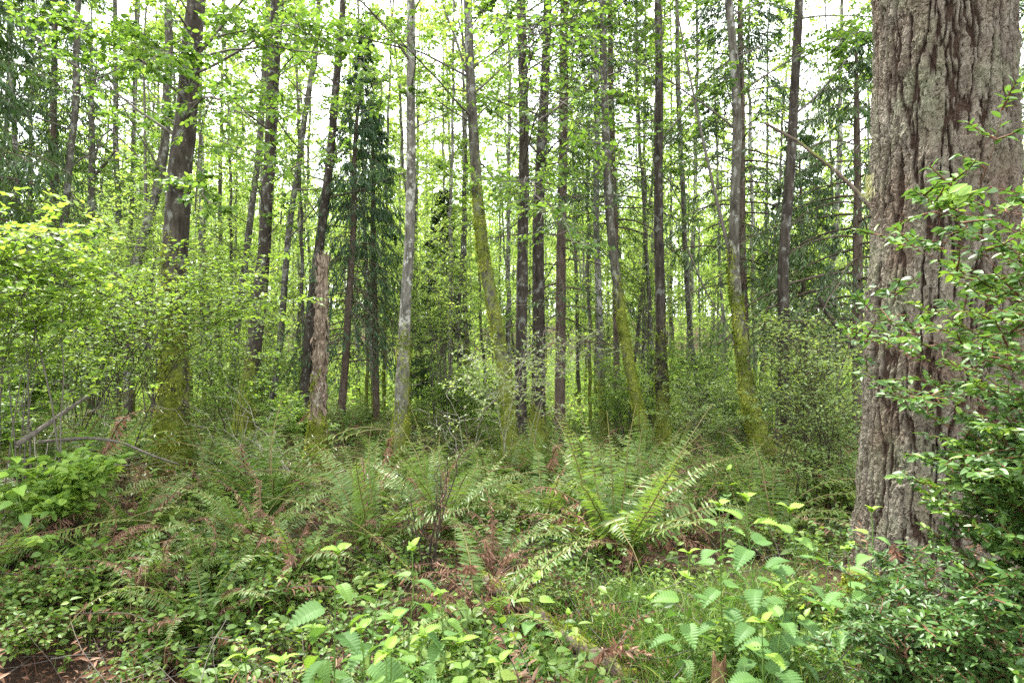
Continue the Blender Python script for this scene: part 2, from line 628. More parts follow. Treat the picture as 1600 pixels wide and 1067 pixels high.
def trunk_mesh(mb, C, R, gz, k=18, seed=0, amp=.10, flare=.45, moss_h=1.5, moss_base=.0, lump=0., freq=9., cap=False, mat=0):
    n = len(C)
    a = np.arange(k) / k * 2 * math.pi
    h = C[:, 2] - gz
    ca, sa = np.cos(a)[None], np.sin(a)[None]
    p = np.stack([np.broadcast_to(ca * R[:, None] * freq, (n, k)), np.broadcast_to(sa * R[:, None] * freq, (n, k)), np.broadcast_to(C[:, 2:3] * freq * .4, (n, k))], -1) + seed * 3.7
    rad = R[:, None] * (1 + amp * 2 * (fbm(p, 3, seed) - .5))
    fl = np.exp(-np.clip(h, 0, None) / (R[0] * 2.6))[:, None] * flare
    rad = rad * (1 + fl * (1 + .45 * np.sin(a * 5 + seed)[None]))
    m = np.clip((moss_h - h) / max(.9, moss_h * .9), -1, 1)[:, None] * .62 + .2 + moss_base
    m = m + (fbm(p * .3, 3, seed + 5) - .5) * 1.1 + .12 * np.cos(a - 2.5 - seed)[None]
    if lump:
        rad = rad + lump * sstep(.35, .75, m) * (fbm(p * 1.3, 3, seed + 2))
    V = np.stack([C[:, 0:1] + ca * rad, C[:, 1:2] + sa * rad, np.broadcast_to(C[:, 2:3], (n, k))], -1)
    i, j = np.meshgrid(np.arange(n - 1), np.arange(k), indexing='ij')
    q = np.stack([i * k + j, i * k + (j + 1) % k, (i + 1) * k + (j + 1) % k, (i + 1) * k + j], -1).reshape(-1, 4)
    V = V.reshape(-1, 3)
    fs = [q]
    mm = m.ravel()
    if cap:
        V = np.concatenate([V, [C[-1]]])
        mm = np.append(mm, 0)
        j = np.arange(k)
        fs.append(np.stack([(n - 1) * k + j, (n - 1) * k + (j + 1) % k, np.full(k, n * k)], -1))
    mb.add(V, fs, .5, mm, mat, True)
    return rad, m


def moss_tufts(parent, C, R, gz, rad, m, seed, num, off, size=.036, hmax=99., thr=.5):
    """short shaggy tufts over the mossy part of a trunk"""
    r = rg(seed + 900)
    n, k = rad.shape
    i = r.integers(0, n, num * 6)
    j = r.integers(0, k, num * 6)
    pat = fbm(np.stack([C[i, 0] * 5 + np.cos(j * 6.283 / k) * 1.2, np.sin(j * 6.283 / k) * 1.2, C[i, 2] * 5], -1), 3, seed + 8)
    ok = (m[i, j] + (pat - .5) * 1.1 + r.normal(0, .05, len(i)) > thr) & (C[i, 2] - gz < hmax) & (C[i, 2] < 6)
    i, j = i[ok][:num], j[ok][:num]
    if len(i) < 20:
        return
    a = (j + r.uniform(0, 1, len(j))) / k * 2 * math.pi
    out = np.stack([np.cos(a), np.sin(a), 0 * a], -1)
    p = C[i] + out * (rad[i, j] * .97)[:, None]
    p[:, 2] += r.uniform(-.04, .04, len(i))
    D = norm(out * r.uniform(.25, 1, (len(i), 1)) - UP * r.uniform(.1, 1, (len(i), 1)) + r.normal(0, .3, out.shape))
    N = norm(out + r.normal(0, .4, out.shape))
    s = size * r.uniform(.5, 1.4, len(i))
    mb = MB()
    clump = fbm(p * 6, 2, seed)
    stamp(mb, BLADE, p, frames(D, N), np.stack([s * .5, s, s], -1), np.clip(clump * 2.0 - .45 + r.normal(0, .1, len(i)), 0, 1))
    mb.obj('moss', [M['moss']], parent, off)


def canopy(r, tw, lf, L1, r1, m2=6, l2=.55, m3=5, l3=.35, nl=6, size=.07, tpl=LEAF_S, flat=.5, vert=.4, bend2=(0, 0, .1), droop=.2, tint=(.2, .85), t0=.25, k1=5, twmat=0, ang=52, wid=1., far=False, jit=.22):
    n1 = L1.shape[1]
    len1 = np.linalg.norm(L1[:, -1] - L1[:, 0], axis=1)
    tubes(tw, L1, taper(r1, n1, .2), k1, twmat)
    p, d, t, idx = kids(r, L1, m2, t0, 1., ang, 12, vert)
    ll = len1[idx] * l2 * (1 - .6 * t) * r.uniform(.6, 1.25, len(p))
    L2 = polys(r, p, d, ll, 5, bend2, jit)
    rr = np.broadcast_to(np.asarray(r1, float), (len(L1),))
    if not far:
        tubes(tw, L2, taper(np.minimum(rr[idx] * .42, .012), 5, .25), 3, twmat)
    if m3:
        p, d, t, i3 = kids(r, L2, m3, .15, 1., ang, 14, vert)
        L3 = polys(r, p, d, np.maximum(ll[i3] * l3 * (1 - .4 * t), .06) * r.uniform(.7, 1.2, len(p)), 4, bend2, jit)
        if not far:
            tubes(tw, L3, taper(np.full(len(L3), .0035), 4, .4), 3, twmat)
        leaves_on(r, lf, L3, nl, size, tpl, .05, flat, tint=tint, droop=droop, wid=wid)
        leaves_on(r, lf, L2, max(2, nl // 2), size, tpl, .4, flat, tint=tint, droop=droop, wid=wid)
    else:
        leaves_on(r, lf, L2, nl, size, tpl, .1, flat, tint=tint, droop=droop, wid=wid)
    return L2


def trunk_limbs(r, C, R, gz, nb, hb, H, lmin=1., lmax=3., up=(15, 45), bend=-.15, az=None, top_pow=1.):
    h = hb + (H * .97 - hb) * (np.arange(nb) + r.uniform(0, 1, nb)) / nb
    z = gz + h
    P0 = np.stack([np.interp(z, C[:, 2], C[:, 0]), np.interp(z, C[:, 2], C[:, 1]), z], -1)
    rr = np.interp(z, C[:, 2], R)
    a = r.uniform(0, 6.283, nb) if az is None else r.normal(az[0], az[1], nb)
    e = np.radians(r.uniform(*up, nb))
    D = np.stack([np.cos(a) * np.cos(e), np.sin(a) * np.cos(e), np.sin(e)], -1)
    f = np.clip((h - hb) / (H - hb), 0, 1)
    L = r.uniform(lmin, lmax, nb) * (1 - .55 * f ** top_pow)
    L1 = polys(r, P0, D, L, 8, (0, 0, bend), .22)
    return L1, np.minimum(rr * .35, .0065 * L + .004)


def alder(label, pts, Y, H=17, bark='alder_bark', seed=0, nb=22, hb=3.5, lmax=3.2, moss_h=1.5, moss_base=0., amp=.1, flare=.5,
          lump=.0, tufts=0, leaf=.065, m2=7, m3=5, nl=6, sprays=(), group=None, extra_moss=None, k=18, limbs=(), tint=(.15, .85), up=(10, 50)):
    r = rg(seed)
    C, R, gz = trunk_line(pts, Y, H)
    loc = (C[0, 0], C[0, 1], gz)
    t = thing('alder_tree', label, 'tree', loc, group)
    tb = MB()
    rad, m = trunk_mesh(tb, C, R, gz, k, seed, amp, flare, moss_h, moss_base, lump)
    L1, r1 = trunk_limbs(r, C, R, gz, nb, hb, H, 1., lmax, up)
    tw, lf = tb, MB()
    canopy(r, tw, lf, L1, r1, m2, .5, m3, .4, nl, leaf, LEAF_M, tint=tint, twmat=1)
    for (h0, tgt, n2) in sprays:                       # long low boughs reaching out over the undergrowth
        z = gz + h0
        A = np.array([[np.interp(z, C[:, 2], C[:, 0]), np.interp(z, C[:, 2], C[:, 1]), z]])
        B = np.array([tgt])
        mid = (A + B) / 2 + np.array([[0, 0, .35 * np.linalg.norm(B - A) * .5]])
        Ls = bez(A, mid, B, 10) + r.normal(0, .04, (1, 10, 3)) * np.linspace(0, 1, 10)[None, :, None]
        canopy(r, tw, lf, Ls, np.array([.016]), n2, .34, 5, .5, 6, leaf * 1.0, LEAF_L, t0=.3, tint=(.3, .95), vert=.55, twmat=1)
    for lp in limbs:                                   # single bare limbs traced from the photograph
        Pl = np.array([[pt(a, b, Y + c) for a, b, c in lp[0]]])
        nn = 9
        tt = np.linspace(0, 1, Pl.shape[1])
        Pl = np.stack([np.interp(np.linspace(0, 1, nn), tt, Pl[0, :, q]) for q in range(3)], -1)[None]
        if len(lp) > 2 and lp[2]:
            canopy(r, tw, lf, Pl, np.array([lp[1] * .6]), 9, .35, 5, .5, 6, leaf, LEAF_M, t0=.2, vert=.5, twmat=1)
        else:
            tubes(tw, Pl, taper(np.array([lp[1] * .75]), nn, .35), 6, 1)
    ns_ = 16                                           # dead stubs and snapped twigs up the bare trunk
    hs = r.uniform(.9, 8.5, ns_) + gz
    a_ = r.uniform(0, 6.283, ns_)
    Ps_ = np.stack([np.interp(hs, C[:, 2], C[:, 0]), np.interp(hs, C[:, 2], C[:, 1]), hs], -1)
    Ls_ = polys(r, Ps_, np.stack([np.cos(a_), np.sin(a_), r.uniform(-.3, .8, ns_)], -1), np.interp(hs, C[:, 2], R) + r.gamma(1.2, .28, ns_), 6, (0, 0, -.2), .3)
    tubes(tb, Ls_, taper(r.uniform(.004, .012, ns_), 6, .35), 4, 1)
    off = loc
    tb.obj('trunk', [M[bark], M['twig']], t, off)
    lf.obj('crown', [M['alder_leaf']], t, off)
    if tufts:
        moss_tufts(t, C, R, gz, rad, m, seed, int(tufts * 1.5), off, thr=.46)
    return t


def conifer(label, pts, Y, H, seed=0, hb=2., lmax=1.8, lmin=.25, nper=4., bark='brown_bark', needle='needle', droop=-.5, size=.10, name='hemlock_tree',
            dead=0., group=None, m2=12, nb=9, trunk_moss=.6, droop2=-.5, prof=.9, loc_only=None, wblade=.2, k=12, moss_base=-.2, vert=.25):
    r = rg(seed)
    if loc_only is None:
        C, R, gz = trunk_line(pts, Y, H)
    else:
        C, R, gz = loc_only
    loc = (C[0, 0], C[0, 1], gz)
    t = thing(name, label, 'tree', loc, group)
    tb, nd = MB(), MB()
    rad, m = trunk_mesh(tb, C, R, gz, k, seed, .08, .3, trunk_moss, moss_base)
    nper, nb, size = nper * 2.6, int(nb * 1.5), size * 1.15
    n1 = int((H - hb) * nper)
    h = hb + (H * .985 - hb) * (np.arange(n1) + r.uniform(0, 1, n1)) / n1
    z = gz + h
    P0 = np.stack([np.interp(z, C[:, 2], C[:, 0]), np.interp(z, C[:, 2], C[:, 1]), z], -1)
    a = np.arange(n1) * 2.4 + r.normal(0, .35, n1)
    f = (h - hb) / (H - hb)
    L = np.maximum(lmax * (1 - f) ** prof, lmin) * r.uniform(.65, 1.15, n1)
    e = np.radians(r.uniform(-12, 14, n1) + 25 * f)
    D = np.stack([np.cos(a) * np.cos(e), np.sin(a) * np.cos(e), np.sin(e)], -1)
    L1 = polys(r, P0, D, L, 8, np.stack([0 * L, 0 * L, droop * np.minimum(1, L)], -1), .15)
    tubes(tb, L1, taper(np.clip(.009 * L + .003, .004, .03), 8, .25), 4, 0)
    p, d, tt, idx = kids(r, L1, m2, .18, 1., 52, 10, vert)
    ll = np.maximum(L[idx] * .6 * (1 - .55 * tt), .09) * r.uniform(.7, 1.2, len(p))
    L2 = polys(r, p, d, ll, 5, (0, 0, droop2), .18)
    ok = r.uniform(0, 1, len(L2)) > dead * np.clip(1.25 - f[idx] * 2.4, 0, 1)
    tubes(tb, L2, taper(np.full(len(L2), .0035), 5, .5), 3, 0)
    tint = np.clip(r.uniform(.1, .8, n1), 0, 1)
    for Lx, ix, q in ((L2[ok], idx[ok], nb), (L1[r.uniform(0, 1, n1) > dead * np.clip(1.25 - f * 2.4, 0, 1)], None, nb)):
        if not len(Lx):
            continue
        p, d, t2, i2 = kids(r, Lx, q, .12 if ix is not None else .45, 1., 38, 10, .5)
        d = norm(d + UP * droop2 * .7 + r.normal(0, .15, d.shape))
        N = norm(UP + r.normal(0, .5, d.shape))
        s = size * r.uniform(.6, 1.3, len(p))
        tb_ = (tint[ix] if ix is not None else np.full(len(Lx), .5))[i2]
        stamp(nd, BLADE, p, frames(d, N), np.stack([s * wblade, s, s], -1), np.clip(tb_ + r.normal(0, .15, len(p)), 0, 1))
    tb.obj('trunk', [M[bark]], t, loc)
    nd.obj('crown', [M[needle]], t, loc)
    return t
# ------------------------------------------------------------------ the big fir at the right
def big_fir():
    Y = 4.25
    pts = [(1457, 860, 258), (1461, 760, 252), (1466, 600, 245), (1470, 400, 232), (1472, 200, 227), (1473, 0, 223)]
    w = np.array([pt(a, b, Y) for a, b, _ in pts])
    R0 = np.array([c for _, _, c in pts]) / F * Y / 2 * .835
    gz = float(ground_z(w[0, 0], Y))
    z = np.concatenate([np.arange(gz - .2, 4.25, .0085), np.arange(4.3, 16, .12)])
    zs, xs, rs = np.append(w[:, 2], 16), np.append(w[:, 0], w[-1, 0] + .1), np.append(R0, .28)
    X, R = np.interp(z, zs, xs), np.interp(z, zs, rs)
    R = R * (1 + .14 * np.exp(-(z - gz).clip(0) / .12))
    nc = 440
    a = np.arange(nc) / nc * 2 * math.pi
    A, Z = np.meshgrid(a, z)
    circ = 3.45
    uu = A / (2 * math.pi) * circ
    # interlocking vertical ridges between dark furrows, broken into scaly steps
    q = np.stack([np.cos(A) * .55, np.sin(A) * .55, Z], -1)
    warp = np.stack([fbm(q * np.array([7, 7, 5.]), 4, 11 + 7 * c_) - .5 for c_ in range(3)], -1)
    qw = q + warp * np.array([.10, .10, .16])

    qs = q + warp * np.array([.045, .045, .10])

    def crease(sc, o, seed, w):
        return sstep(0, w, np.abs(fbm(qs * np.array(sc), o, seed) - .5))

    def cells(cu, cz, sd, w):
        nu = int(round(2.6 / cu))
        U = (A / (2 * math.pi) + warp[..., 0] * w[0]) * nu
        Wz = (Z + warp[..., 2] * w[1]) / cz
        iu, iz = np.floor(U).astype(np.int64), np.floor(Wz).astype(np.int64)
        d1, d2, idv, tl = np.full(U.shape, 9.), np.full(U.shape, 9.), np.zeros(U.shape), np.zeros(U.shape)
        for du in (-1, 0, 1):
            for dz in (-1, 0, 1):
                ju, jz = iu + du, iz + dz
                jm = np.mod(ju, nu)
                o_ = jm * 0
                ex, ez = U - ju - _hash(jm, jz, o_, sd), Wz - jz - _hash(jm, jz, o_, sd + 1)
                d = np.abs(ex) * .9 + np.abs(ez) * .75 + .25 * np.hypot(ex, ez)
                new = d < d1
                d2 = np.where(new, d1, np.minimum(d2, d))
                hv = _hash(jm, jz, o_, sd + 2)
                idv = np.where(new, hv, idv)
                tl = np.where(new, ex * (_hash(jm, jz, o_, sd + 3) - .5) + ez * (_hash(jm, jz, o_, sd + 4) - .15), tl)
                d1 = np.where(new, d, d1)
        return d2 - d1, idv, tl

    f1 = crease([11, 11, 1.5], 5, 31, .07)
    f2 = crease([24, 24, 4.5], 4, 41, .06)
    e1, i1, t1 = cells(.062, .15, 131, (.05, .55))
    e2, i2, t2 = cells(.026, .05, 151, (.06, .7))
    fine = fbm(q * np.array([70, 70, 40.]), 4, 51)
    streak = fbm(qw * np.array([50, 50, 9.]), 4, 57)
    gap = sstep(.0, .12, e1)
    plate = f1 * (.45 + .55 * f2) * (.5 + .5 * gap)
    hgt = .018 * f1 + .006 * f2 + (.35 + .65 * f1) * (.005 * gap + .014 * i1 + .014 * t1 + .010 * i2 + .012 * t2) + .010 * (streak - .5) + .012 * (fine - .5) - .006
    id1, id2 = i1 * .6 + i2 * .4, fbm(qw * np.array([22, 22, 12.]), 3, 91)
    rad = R[:, None] - .032 + hgt + .03 * (fbm(q * 2.2, 2, 71) - .5)
    rad = rad * (1 + .05 * np.sin(A * 3 + 1) * np.exp(-(Z - gz).clip(0) / .5))
    V = np.stack([X[:, None] + np.cos(A) * rad, Y + np.sin(A) * rad, Z], -1)
    n, kk = A.shape
    i, j = np.meshgrid(np.arange(n - 1), np.arange(kk), indexing='ij')
    quad = np.stack([i * kk + j, i * kk + (j + 1) % kk, (i + 1) * kk + (j + 1) % kk, (i + 1) * kk + j], -1).reshape(-1, 4)
    mb = MB()
    tint = np.clip(.12 + .22 * id1 + .6 * (id2 - .2) + .5 * (fbm(q * 3, 3, 81) - .5), 0, 1)
    mb.add(V, [quad], tint.ravel(), np.clip(plate + (fine - .5) * .7, 0, 1).ravel(), 0, False)
    loc = (X[20], Y, gz)
    t = thing('fir_tree', 'massive fir trunk with deeply furrowed plated grey and red bark', 'tree', loc)
    mb.obj('trunk', [M['fir_bark']], t, loc)
    # high boughs (above the frame), stubs, hanging lichen at the left edge
    r = rg(5)
    tb, nd = MB(), MB()
    zz = np.linspace(9.5, 15, 26)
    P0 = np.stack([np.interp(zz, z, X), np.full(26, Y), zz], -1)
    az = np.arange(26) * 2.4
    L1 = polys(r, P0, np.stack([np.cos(az), np.sin(az), .1 + 0 * az], -1), r.uniform(1.6, 2.8, 26), 7, (0, 0, -.5), .15)
    tubes(tb, L1, taper(np.full(26, .035), 7, .2), 5)
    p, d, tt, ix = kids(r, L1, 12, .3, 1, 50, 10, .3)
    L2 = polys(r, p, d, .5, 4, (0, 0, -.6), .2)
    p, d, tt, ix = kids(r, L2, 9, .1, 1, 40, 10, .5)
    stamp(nd, BLADE, p, frames(norm(d - UP * .3), norm(UP + r.normal(0, .4, d.shape))), np.array([[.022, .1, .1]]).repeat(len(p), 0), r.uniform(0, 1, len(p)))
    tb.obj('branches', [M['brown_bark']], t, loc)
    nd.obj('crown', [M['needle']], t, loc)
    lb = MB()
    c = pt(1357, 292, Y - .05)
    n_ = 130
    p = c + np.stack([r.normal(.008, .007, n_), r.normal(0, .03, n_), r.uniform(-.05, .10, n_)], -1)
    stamp(lb, BLADE, p, frames(norm(np.stack([r.normal(-.25, .2, n_), r.normal(0, .3, n_), -np.ones(n_)], -1)), norm(r.normal(0, 1, (n_, 3)))), np.array([[.006, .05, .05]]).repeat(n_, 0), r.uniform(0, 1, n_))
    lb.obj('hanging_lichen', [M['lichen']], t, loc)
    return t


big_fir()

# ------------------------------------------------------------------ trees one can tell apart (traced trunk lines: px, py, width)
alder('thick dark mossy trunk leaning right beside the yellow-green shrubs', [(265, 735, 54), (268, 680, 52), (278, 600, 44), (277, 520, 42), (280, 430, 41), (283, 350, 42), (284, 250, 39), (293, 150, 34), (308, 0, 30), (318, -200, 26)],
      7.5, 12, 'dark_bark', 1, 20, 3.0, 3.2, 2., .16, .12, .3, .015, 2600, .062, 7, 5, 6,
      sprays=[(4.6, (-3.2, 5.6, 4.1), 16), (4.4, (-4.4, 6.0, 4.6), 16), (4.2, (-2.2, 5.4, 3.4), 12), (5.0, (-1.9, 6.3, 4.6), 14), (3.3, (-3.0, 6.2, 2.9), 10), (5.2, (-3.6, 5.4, 4.7), 14), (4.9, (-1.3, 6.6, 4.3), 10)],
      limbs=[([(305, 330, 0), (312, 200, -.2), (345, 120, -.5), (420, 45, -.9)], .016, 1)])
alder('dark straight trunk rising behind the yellow-green shrubs, lichen at its foot', [(378, 690, 28), (385, 620, 25), (400, 500, 25), (412, 370, 20), (423, 210, 19), (436, 0, 22)],
      11.5, 12, 'dark_bark', 2, 22, 3.6, 3., 1.5, .12, .1, .4, .02, 900, .062,
      sprays=[(6.2, (-4.4, 9.2, 6.2), 14), (6.6, (-2.5, 9.6, 6.3), 14), (5.4, (-3.6, 9.4, 5.3), 12)])
alder('slim grey alder leaning alongside the darker trunk with pale foot', [(352, 660, 10), (368, 560, 10), (392, 350, 11), (402, 250, 10), (416, 75, 10), (420, 0, 9)], 16.5, 14, 'alder_bark', 3, 16, 3.5, moss_h=1.)
alder('slender straight alder with bare lower trunk left of the broken snag', [(428, 610, 11), (438, 540, 11), (452, 350, 10), (468, 260, 9), (484, 140, 9), (500, 0, 8)], 15.5, 14, 'alder_bark', 4, 16, 4., moss_h=.8)
alder('tall slim dark alder close behind the broken snag', [(474, 640, 17), (488, 480, 16), (502, 350, 15), (518, 225, 13), (533, 20, 11)], 13.5, 14, 'dark_bark', 5, 18, 4., moss_h=1.)
alder('leaning twisted alder forking upward left of the thick dark trunk', [(198, 640, 17), (203, 560, 16), (212, 430, 17), (224, 370, 17), (240, 320, 15), (257, 245, 15), (263, 110, 14), (261, 0, 13)], 12.5, 12, 'alder_bark', 6, 18, 4.2, moss_h=1.,
      limbs=[([(228, 345, 0), (227, 260, 0), (226, 170, .1), (224, 80, .2), (228, 10, .2)], .045), ([(232, 335, 0), (246, 250, -.1), (255, 210, -.1), (280, 130, -.3)], .03, 1)])
alder('crooked tall alder with curved pale trunk near the left edge', [(70, 620, 14), (82, 480, 14), (98, 370, 13), (108, 260, 12), (118, 165, 12), (126, 0, 11)], 13, 14, 'alder_bark', 7, 18, 4., moss_h=1.2)
alder('grey leafless-looking trunk with crooked dead boughs left of the forked alder', [(141, 640, 14), (144, 440, 13), (145, 330, 13), (145, 245, 11)], 14, 9.5, 'alder_bark', 8, 8, 5., lmax=2., moss_h=1.,
      limbs=[([(146, 275, 0), (165, 255, 0), (180, 235, -.1), (200, 248, -.2), (222, 250, -.3)], .05), ([(146, 260, 0), (156, 215, 0), (185, 195, -.2), (196, 190, -.2)], .03), ([(145, 245, 0), (140, 190, 0), (150, 120, .1), (152, 40, .1)], .045)])
alder('straight grey alder trunk between the forked and the crooked alders', [(184, 640, 12), (184, 470, 11), (184, 400, 10), (181, 170, 9), (178, 0, 8)], 16, 14, 'alder_bark', 9, 16, 4., moss_h=.8)
alder('pale thin alder at the far left edge among dark drooping boughs', [(38, 620, 10), (33, 480, 10), (28, 340, 10), (20, 150, 9), (11, 0, 8)], 15, 14, 'pale_bark', 10, 14, 5., moss_h=1.)
alder('pale alder with white lichened bark and golden moss around its foot', [(624, 712, 24), (626, 650, 22), (631, 540, 20), (633, 460, 17), (639, 390, 16), (643, 260, 15), (642, 150, 14), (641, 0, 13)],
      10, 12, 'pale_bark', 11, 14, 5.4, 3., 1.9, .16, .09, .35, .03, 2200, .055, limbs=[([(641, 75, 0), (610, 60, .2), (575, 45, .4), (560, 28, .5)], .016)])
alder('bowed alder coated in green moss along its whole lower trunk', [(798, 715, 22), (797, 690, 20), (793, 610, 19), (778, 520, 18), (759, 425, 18), (750, 350, 17), (746, 300, 16), (736, 150, 15), (731, 0, 13)],
      10.5, 12, 'alder_bark', 12, 18, 5., 3., 4.6, .22, .09, .35, .02, 3400, .058,
      limbs=[([(728, 118, 0), (690, 98, -.2), (660, 82, -.3), (640, 76, -.4), (600, 60, -.6), (570, 30, -.7)], .035, 1), ([(734, 190, 0), (705, 172, -.2), (680, 155, -.4), (655, 150, -.5), (630, 145, -.6)], .025, 1),
             ([(728, 112, 0), (712, 60, .1), (700, 30, .1), (690, 0, .2)], .03), ([(730, 90, 0), (718, 40, -.1), (705, -20, -.2)], .024), ([(738, 40, 0), (752, 20, 0), (775, 0, 0)], .03, 1)])
alder('dark upright alder with grey lichened bark, left one of the close central pair', [(813, 720, 22), (813, 600, 18), (815, 500, 18), (817, 350, 17), (819, 250, 16), (818, 150, 15), (814, 0, 14)],
      11, 12, 'dark_bark', 13, 20, 4.8, 3.2, .8, 0, .12, .5, .01, 500, .06,
      sprays=[(5.6, (.25, 5.6, 4.35), 16), (5.2, (.55, 6.4, 4.0), 14), (4.6, (.35, 7.0, 2.9), 12), (4.4, (.75, 7.4, 2.7), 12), (4.1, (.2, 7.2, 3.4), 10)])
alder('lichen-spotted alder with mossy foot, right one of the close central pair', [(841, 715, 28), (841, 680, 23), (842, 520, 20), (841, 350, 18), (845, 260, 17), (853, 105, 14), (856, 0, 13)],
      11.6, 12, 'dark_bark', 14, 18, 4.6, 3., 1.2, .1, .1, .4, .02, 700, .06, sprays=[(5.5, (1.1, 7.6, 3.9), 12)])
alder('slender mossy-footed alder between the brown trunk and bowed tree on its right', [(943, 690, 13), (943, 680, 12), (937, 540, 11), (932, 350, 10), (932, 200, 9), (931, 0, 8)], 14, 14, 'pale_bark', 15, 14, 5., moss_h=2.4, tufts=600)
alder('gently curving alder with mossy leaning base right of centre', [(1018, 730, 18), (1001, 660, 16), (991, 610, 16), (980, 555, 15), (966, 460, 14), (954, 350, 14), (948, 260, 13), (942, 40, 11)], 11.5, 12, 'alder_bark', 16, 16, 5., 2.6, 3.2, .16, tufts=1900, lump=.02)
alder('straight dark alder with a mossy burl low on its trunk right of centre', [(1037, 700, 22), (1036, 640, 18), (1034, 585, 23), (1033, 540, 16), (1031, 400, 16), (1030, 300, 14), (1030, 150, 13), (1028, 0, 12)], 12, 12, 'dark_bark', 17, 14, 5.5, 3., 2., .12, tufts=900, lump=.02)
alder('thin grey alder just right of the straight dark alder with the burl', [(1095, 640, 9), (1090, 600, 9), (1080, 550, 9), (1070, 400, 8), (1062, 200, 8), (1058, 0, 7)], 16, 14, 'alder_bark', 18, 16, 4., moss_h=1.)
alder('mossy alder with flared sloping base and a slim second stem', [(1210, 735, 40), (1190, 700, 30), (1172, 650, 24), (1160, 555, 20), (1146, 460, 19), (1144, 400, 20), (1147, 340, 16), (1153, 200, 15), (1150, 112, 14), (1138, 0, 13)],
      9.5, 12, 'alder_bark', 19, 16, 4.4, 2.8, 3.0, .14, .1, .5, .03, 3400, .055,
      limbs=[([(1143, 405, 0), (1134, 370, 0), (1119, 310, .1), (1105, 250, .15), (1090, 180, .2), (1069, 75, .3), (1055, 0, .3)], .042), ([(1075, 390, -.4), (1100, 450, -.3), (1135, 510, -.1), (1160, 560, 0)], .02)])
alder('tall dark trunk standing alone left of the massive fir', [(1242, 740, 26), (1240, 700, 22), (1226, 630, 19), (1221, 510, 19), (1222, 400, 18), (1229, 340, 17), (1240, 190, 15), (1247, 0, 14)], 9.6, 12, 'dark_bark', 20, 14, 5.4, 2.8, .9, 0, tufts=400,
      limbs=[([(1247, 170, 0), (1262, 125, .2), (1290, 110, .4), (1330, 114, .6), (1364, 113, .8)], .018, 1)])

conifer('young spruce with blue-green drooping boughs and narrow pointed top', [(528, 690, 14), (534, 630, 13), (541, 540, 12), (551, 380, 10), (555, 225, 7), (566, 112, 3)], 14, 9.0, 51, 1.4, 1.75, .22, 6.8, 'brown_bark', 'spruce_needle', -1.1, .12, 'spruce_tree', .5, m2=9, nb=6, droop2=-1.3, vert=.5)
conifer('second young spruce close against the blue-green pointed one', [(590, 690, 11), (586, 540, 10), (583, 380, 9), (583, 240, 5), (584, 190, 3)], 15, 8.0, 52, 2.2, 1.5, .22, 6.5, 'brown_bark', 'spruce_needle', -1., .12, 'spruce_tree', .7, m2=9, nb=6, droop2=-1.2, vert=.5)
conifer('brown straight conifer trunk with hemlock boughs on its right side', [(875, 715, 19), (875, 690, 17), (876, 500, 16), (877, 390, 15), (879, 300, 14), (881, 190, 14), (882, 0, 14)], 12.5, 17, 53, 2.4, 2.0, .3, 3.2, 'brown_bark', 'needle', -.6, .11, 'hemlock_tree', .55, m2=12, nb=8, trunk_moss=.4, moss_base=-.3)
conifer('hemlock behind the gently curving alder, dark boughs high in its crown', [(965, 680, 11), (962, 450, 10), (958, 250, 9), (952, 0, 8)], 15.5, 15, 54, 5.2, 2.2, .3, 4.2, 'brown_bark', 'needle', -.7, .12, 'hemlock_tree', .5, m2=13, nb=9)
conifer('dark straight hemlock right behind the mossy flared alder', [(1172, 700, 13), (1166, 537, 12), (1160, 350, 11), (1160, 190, 10), (1158, 0, 9)], 13, 15, 55, 3.4, 2.1, .3, 4.4, 'brown_bark', 'needle', -.8, .12, 'hemlock_tree', .6, m2=13, nb=9)
conifer('small dark fir in the gap between white-barked and bowed alders', [(690, 690, 8), (690, 560, 7), (691, 420, 4), (692, 375, 3)], 19, 7.2, 56, .8, 1.5, .2, 5.5, 'brown_bark', 'needle', -.6, .14, 'hemlock_tree', .1, m2=11, nb=8)
conifer('dark drooping cedar at the far left edge of the stand', [(-40, 660, 22), (-42, 300, 16), (-44, 0, 10)], 12, 13, 57, 1.8, 2.8, .4, 4.4, 'brown_bark', 'cedar_needle', -.9, .12, 'cedar_tree', .2, m2=14, nb=9, droop2=-1.1, wblade=.28)
conifer('dark hemlock whose boughs hang behind the crooked tall alder', [(88, 660, 16), (86, 300, 13), (84, 0, 10)], 16, 14, 58, 2.0, 2.6, .3, 4.4, 'brown_bark', 'needle', -.8, .13, 'hemlock_tree', .25, m2=13, nb=9, droop2=-.8)
conifer('dark hemlock with bushy boughs close behind the massive fir', [(1345, 720, 20), (1342, 400, 16), (1338, 180, 10), (1336, 90, 5)], 10.2, 7.2, 59, 2.0, 2.6, .35, 5.4, 'brown_bark', 'cedar_needle', -.8, .11, 'hemlock_tree', .1, prof=.6, m2=13, nb=8, droop2=-.9, wblade=.2)
conifer('small hemlock of two dark stems right of the lone dark trunk', [(1262, 700, 9), (1257, 480, 8), (1252, 300, 5), (1250, 235, 3)], 13, 6.8, 60, 2.4, 1.6, .25, 5., 'brown_bark', 'needle', -.6, .11, 'hemlock_tree', .3, m2=12, nb=9)
conifer('dark conifer filling the right edge behind the massive fir', [(1660, 700, 20), (1655, 300, 15), (1650, 0, 10)], 11, 13, 61, 1.5, 2.4, .3, 4., 'brown_bark', 'needle', -.8, .11, 'hemlock_tree', .1, m2=12, nb=8)


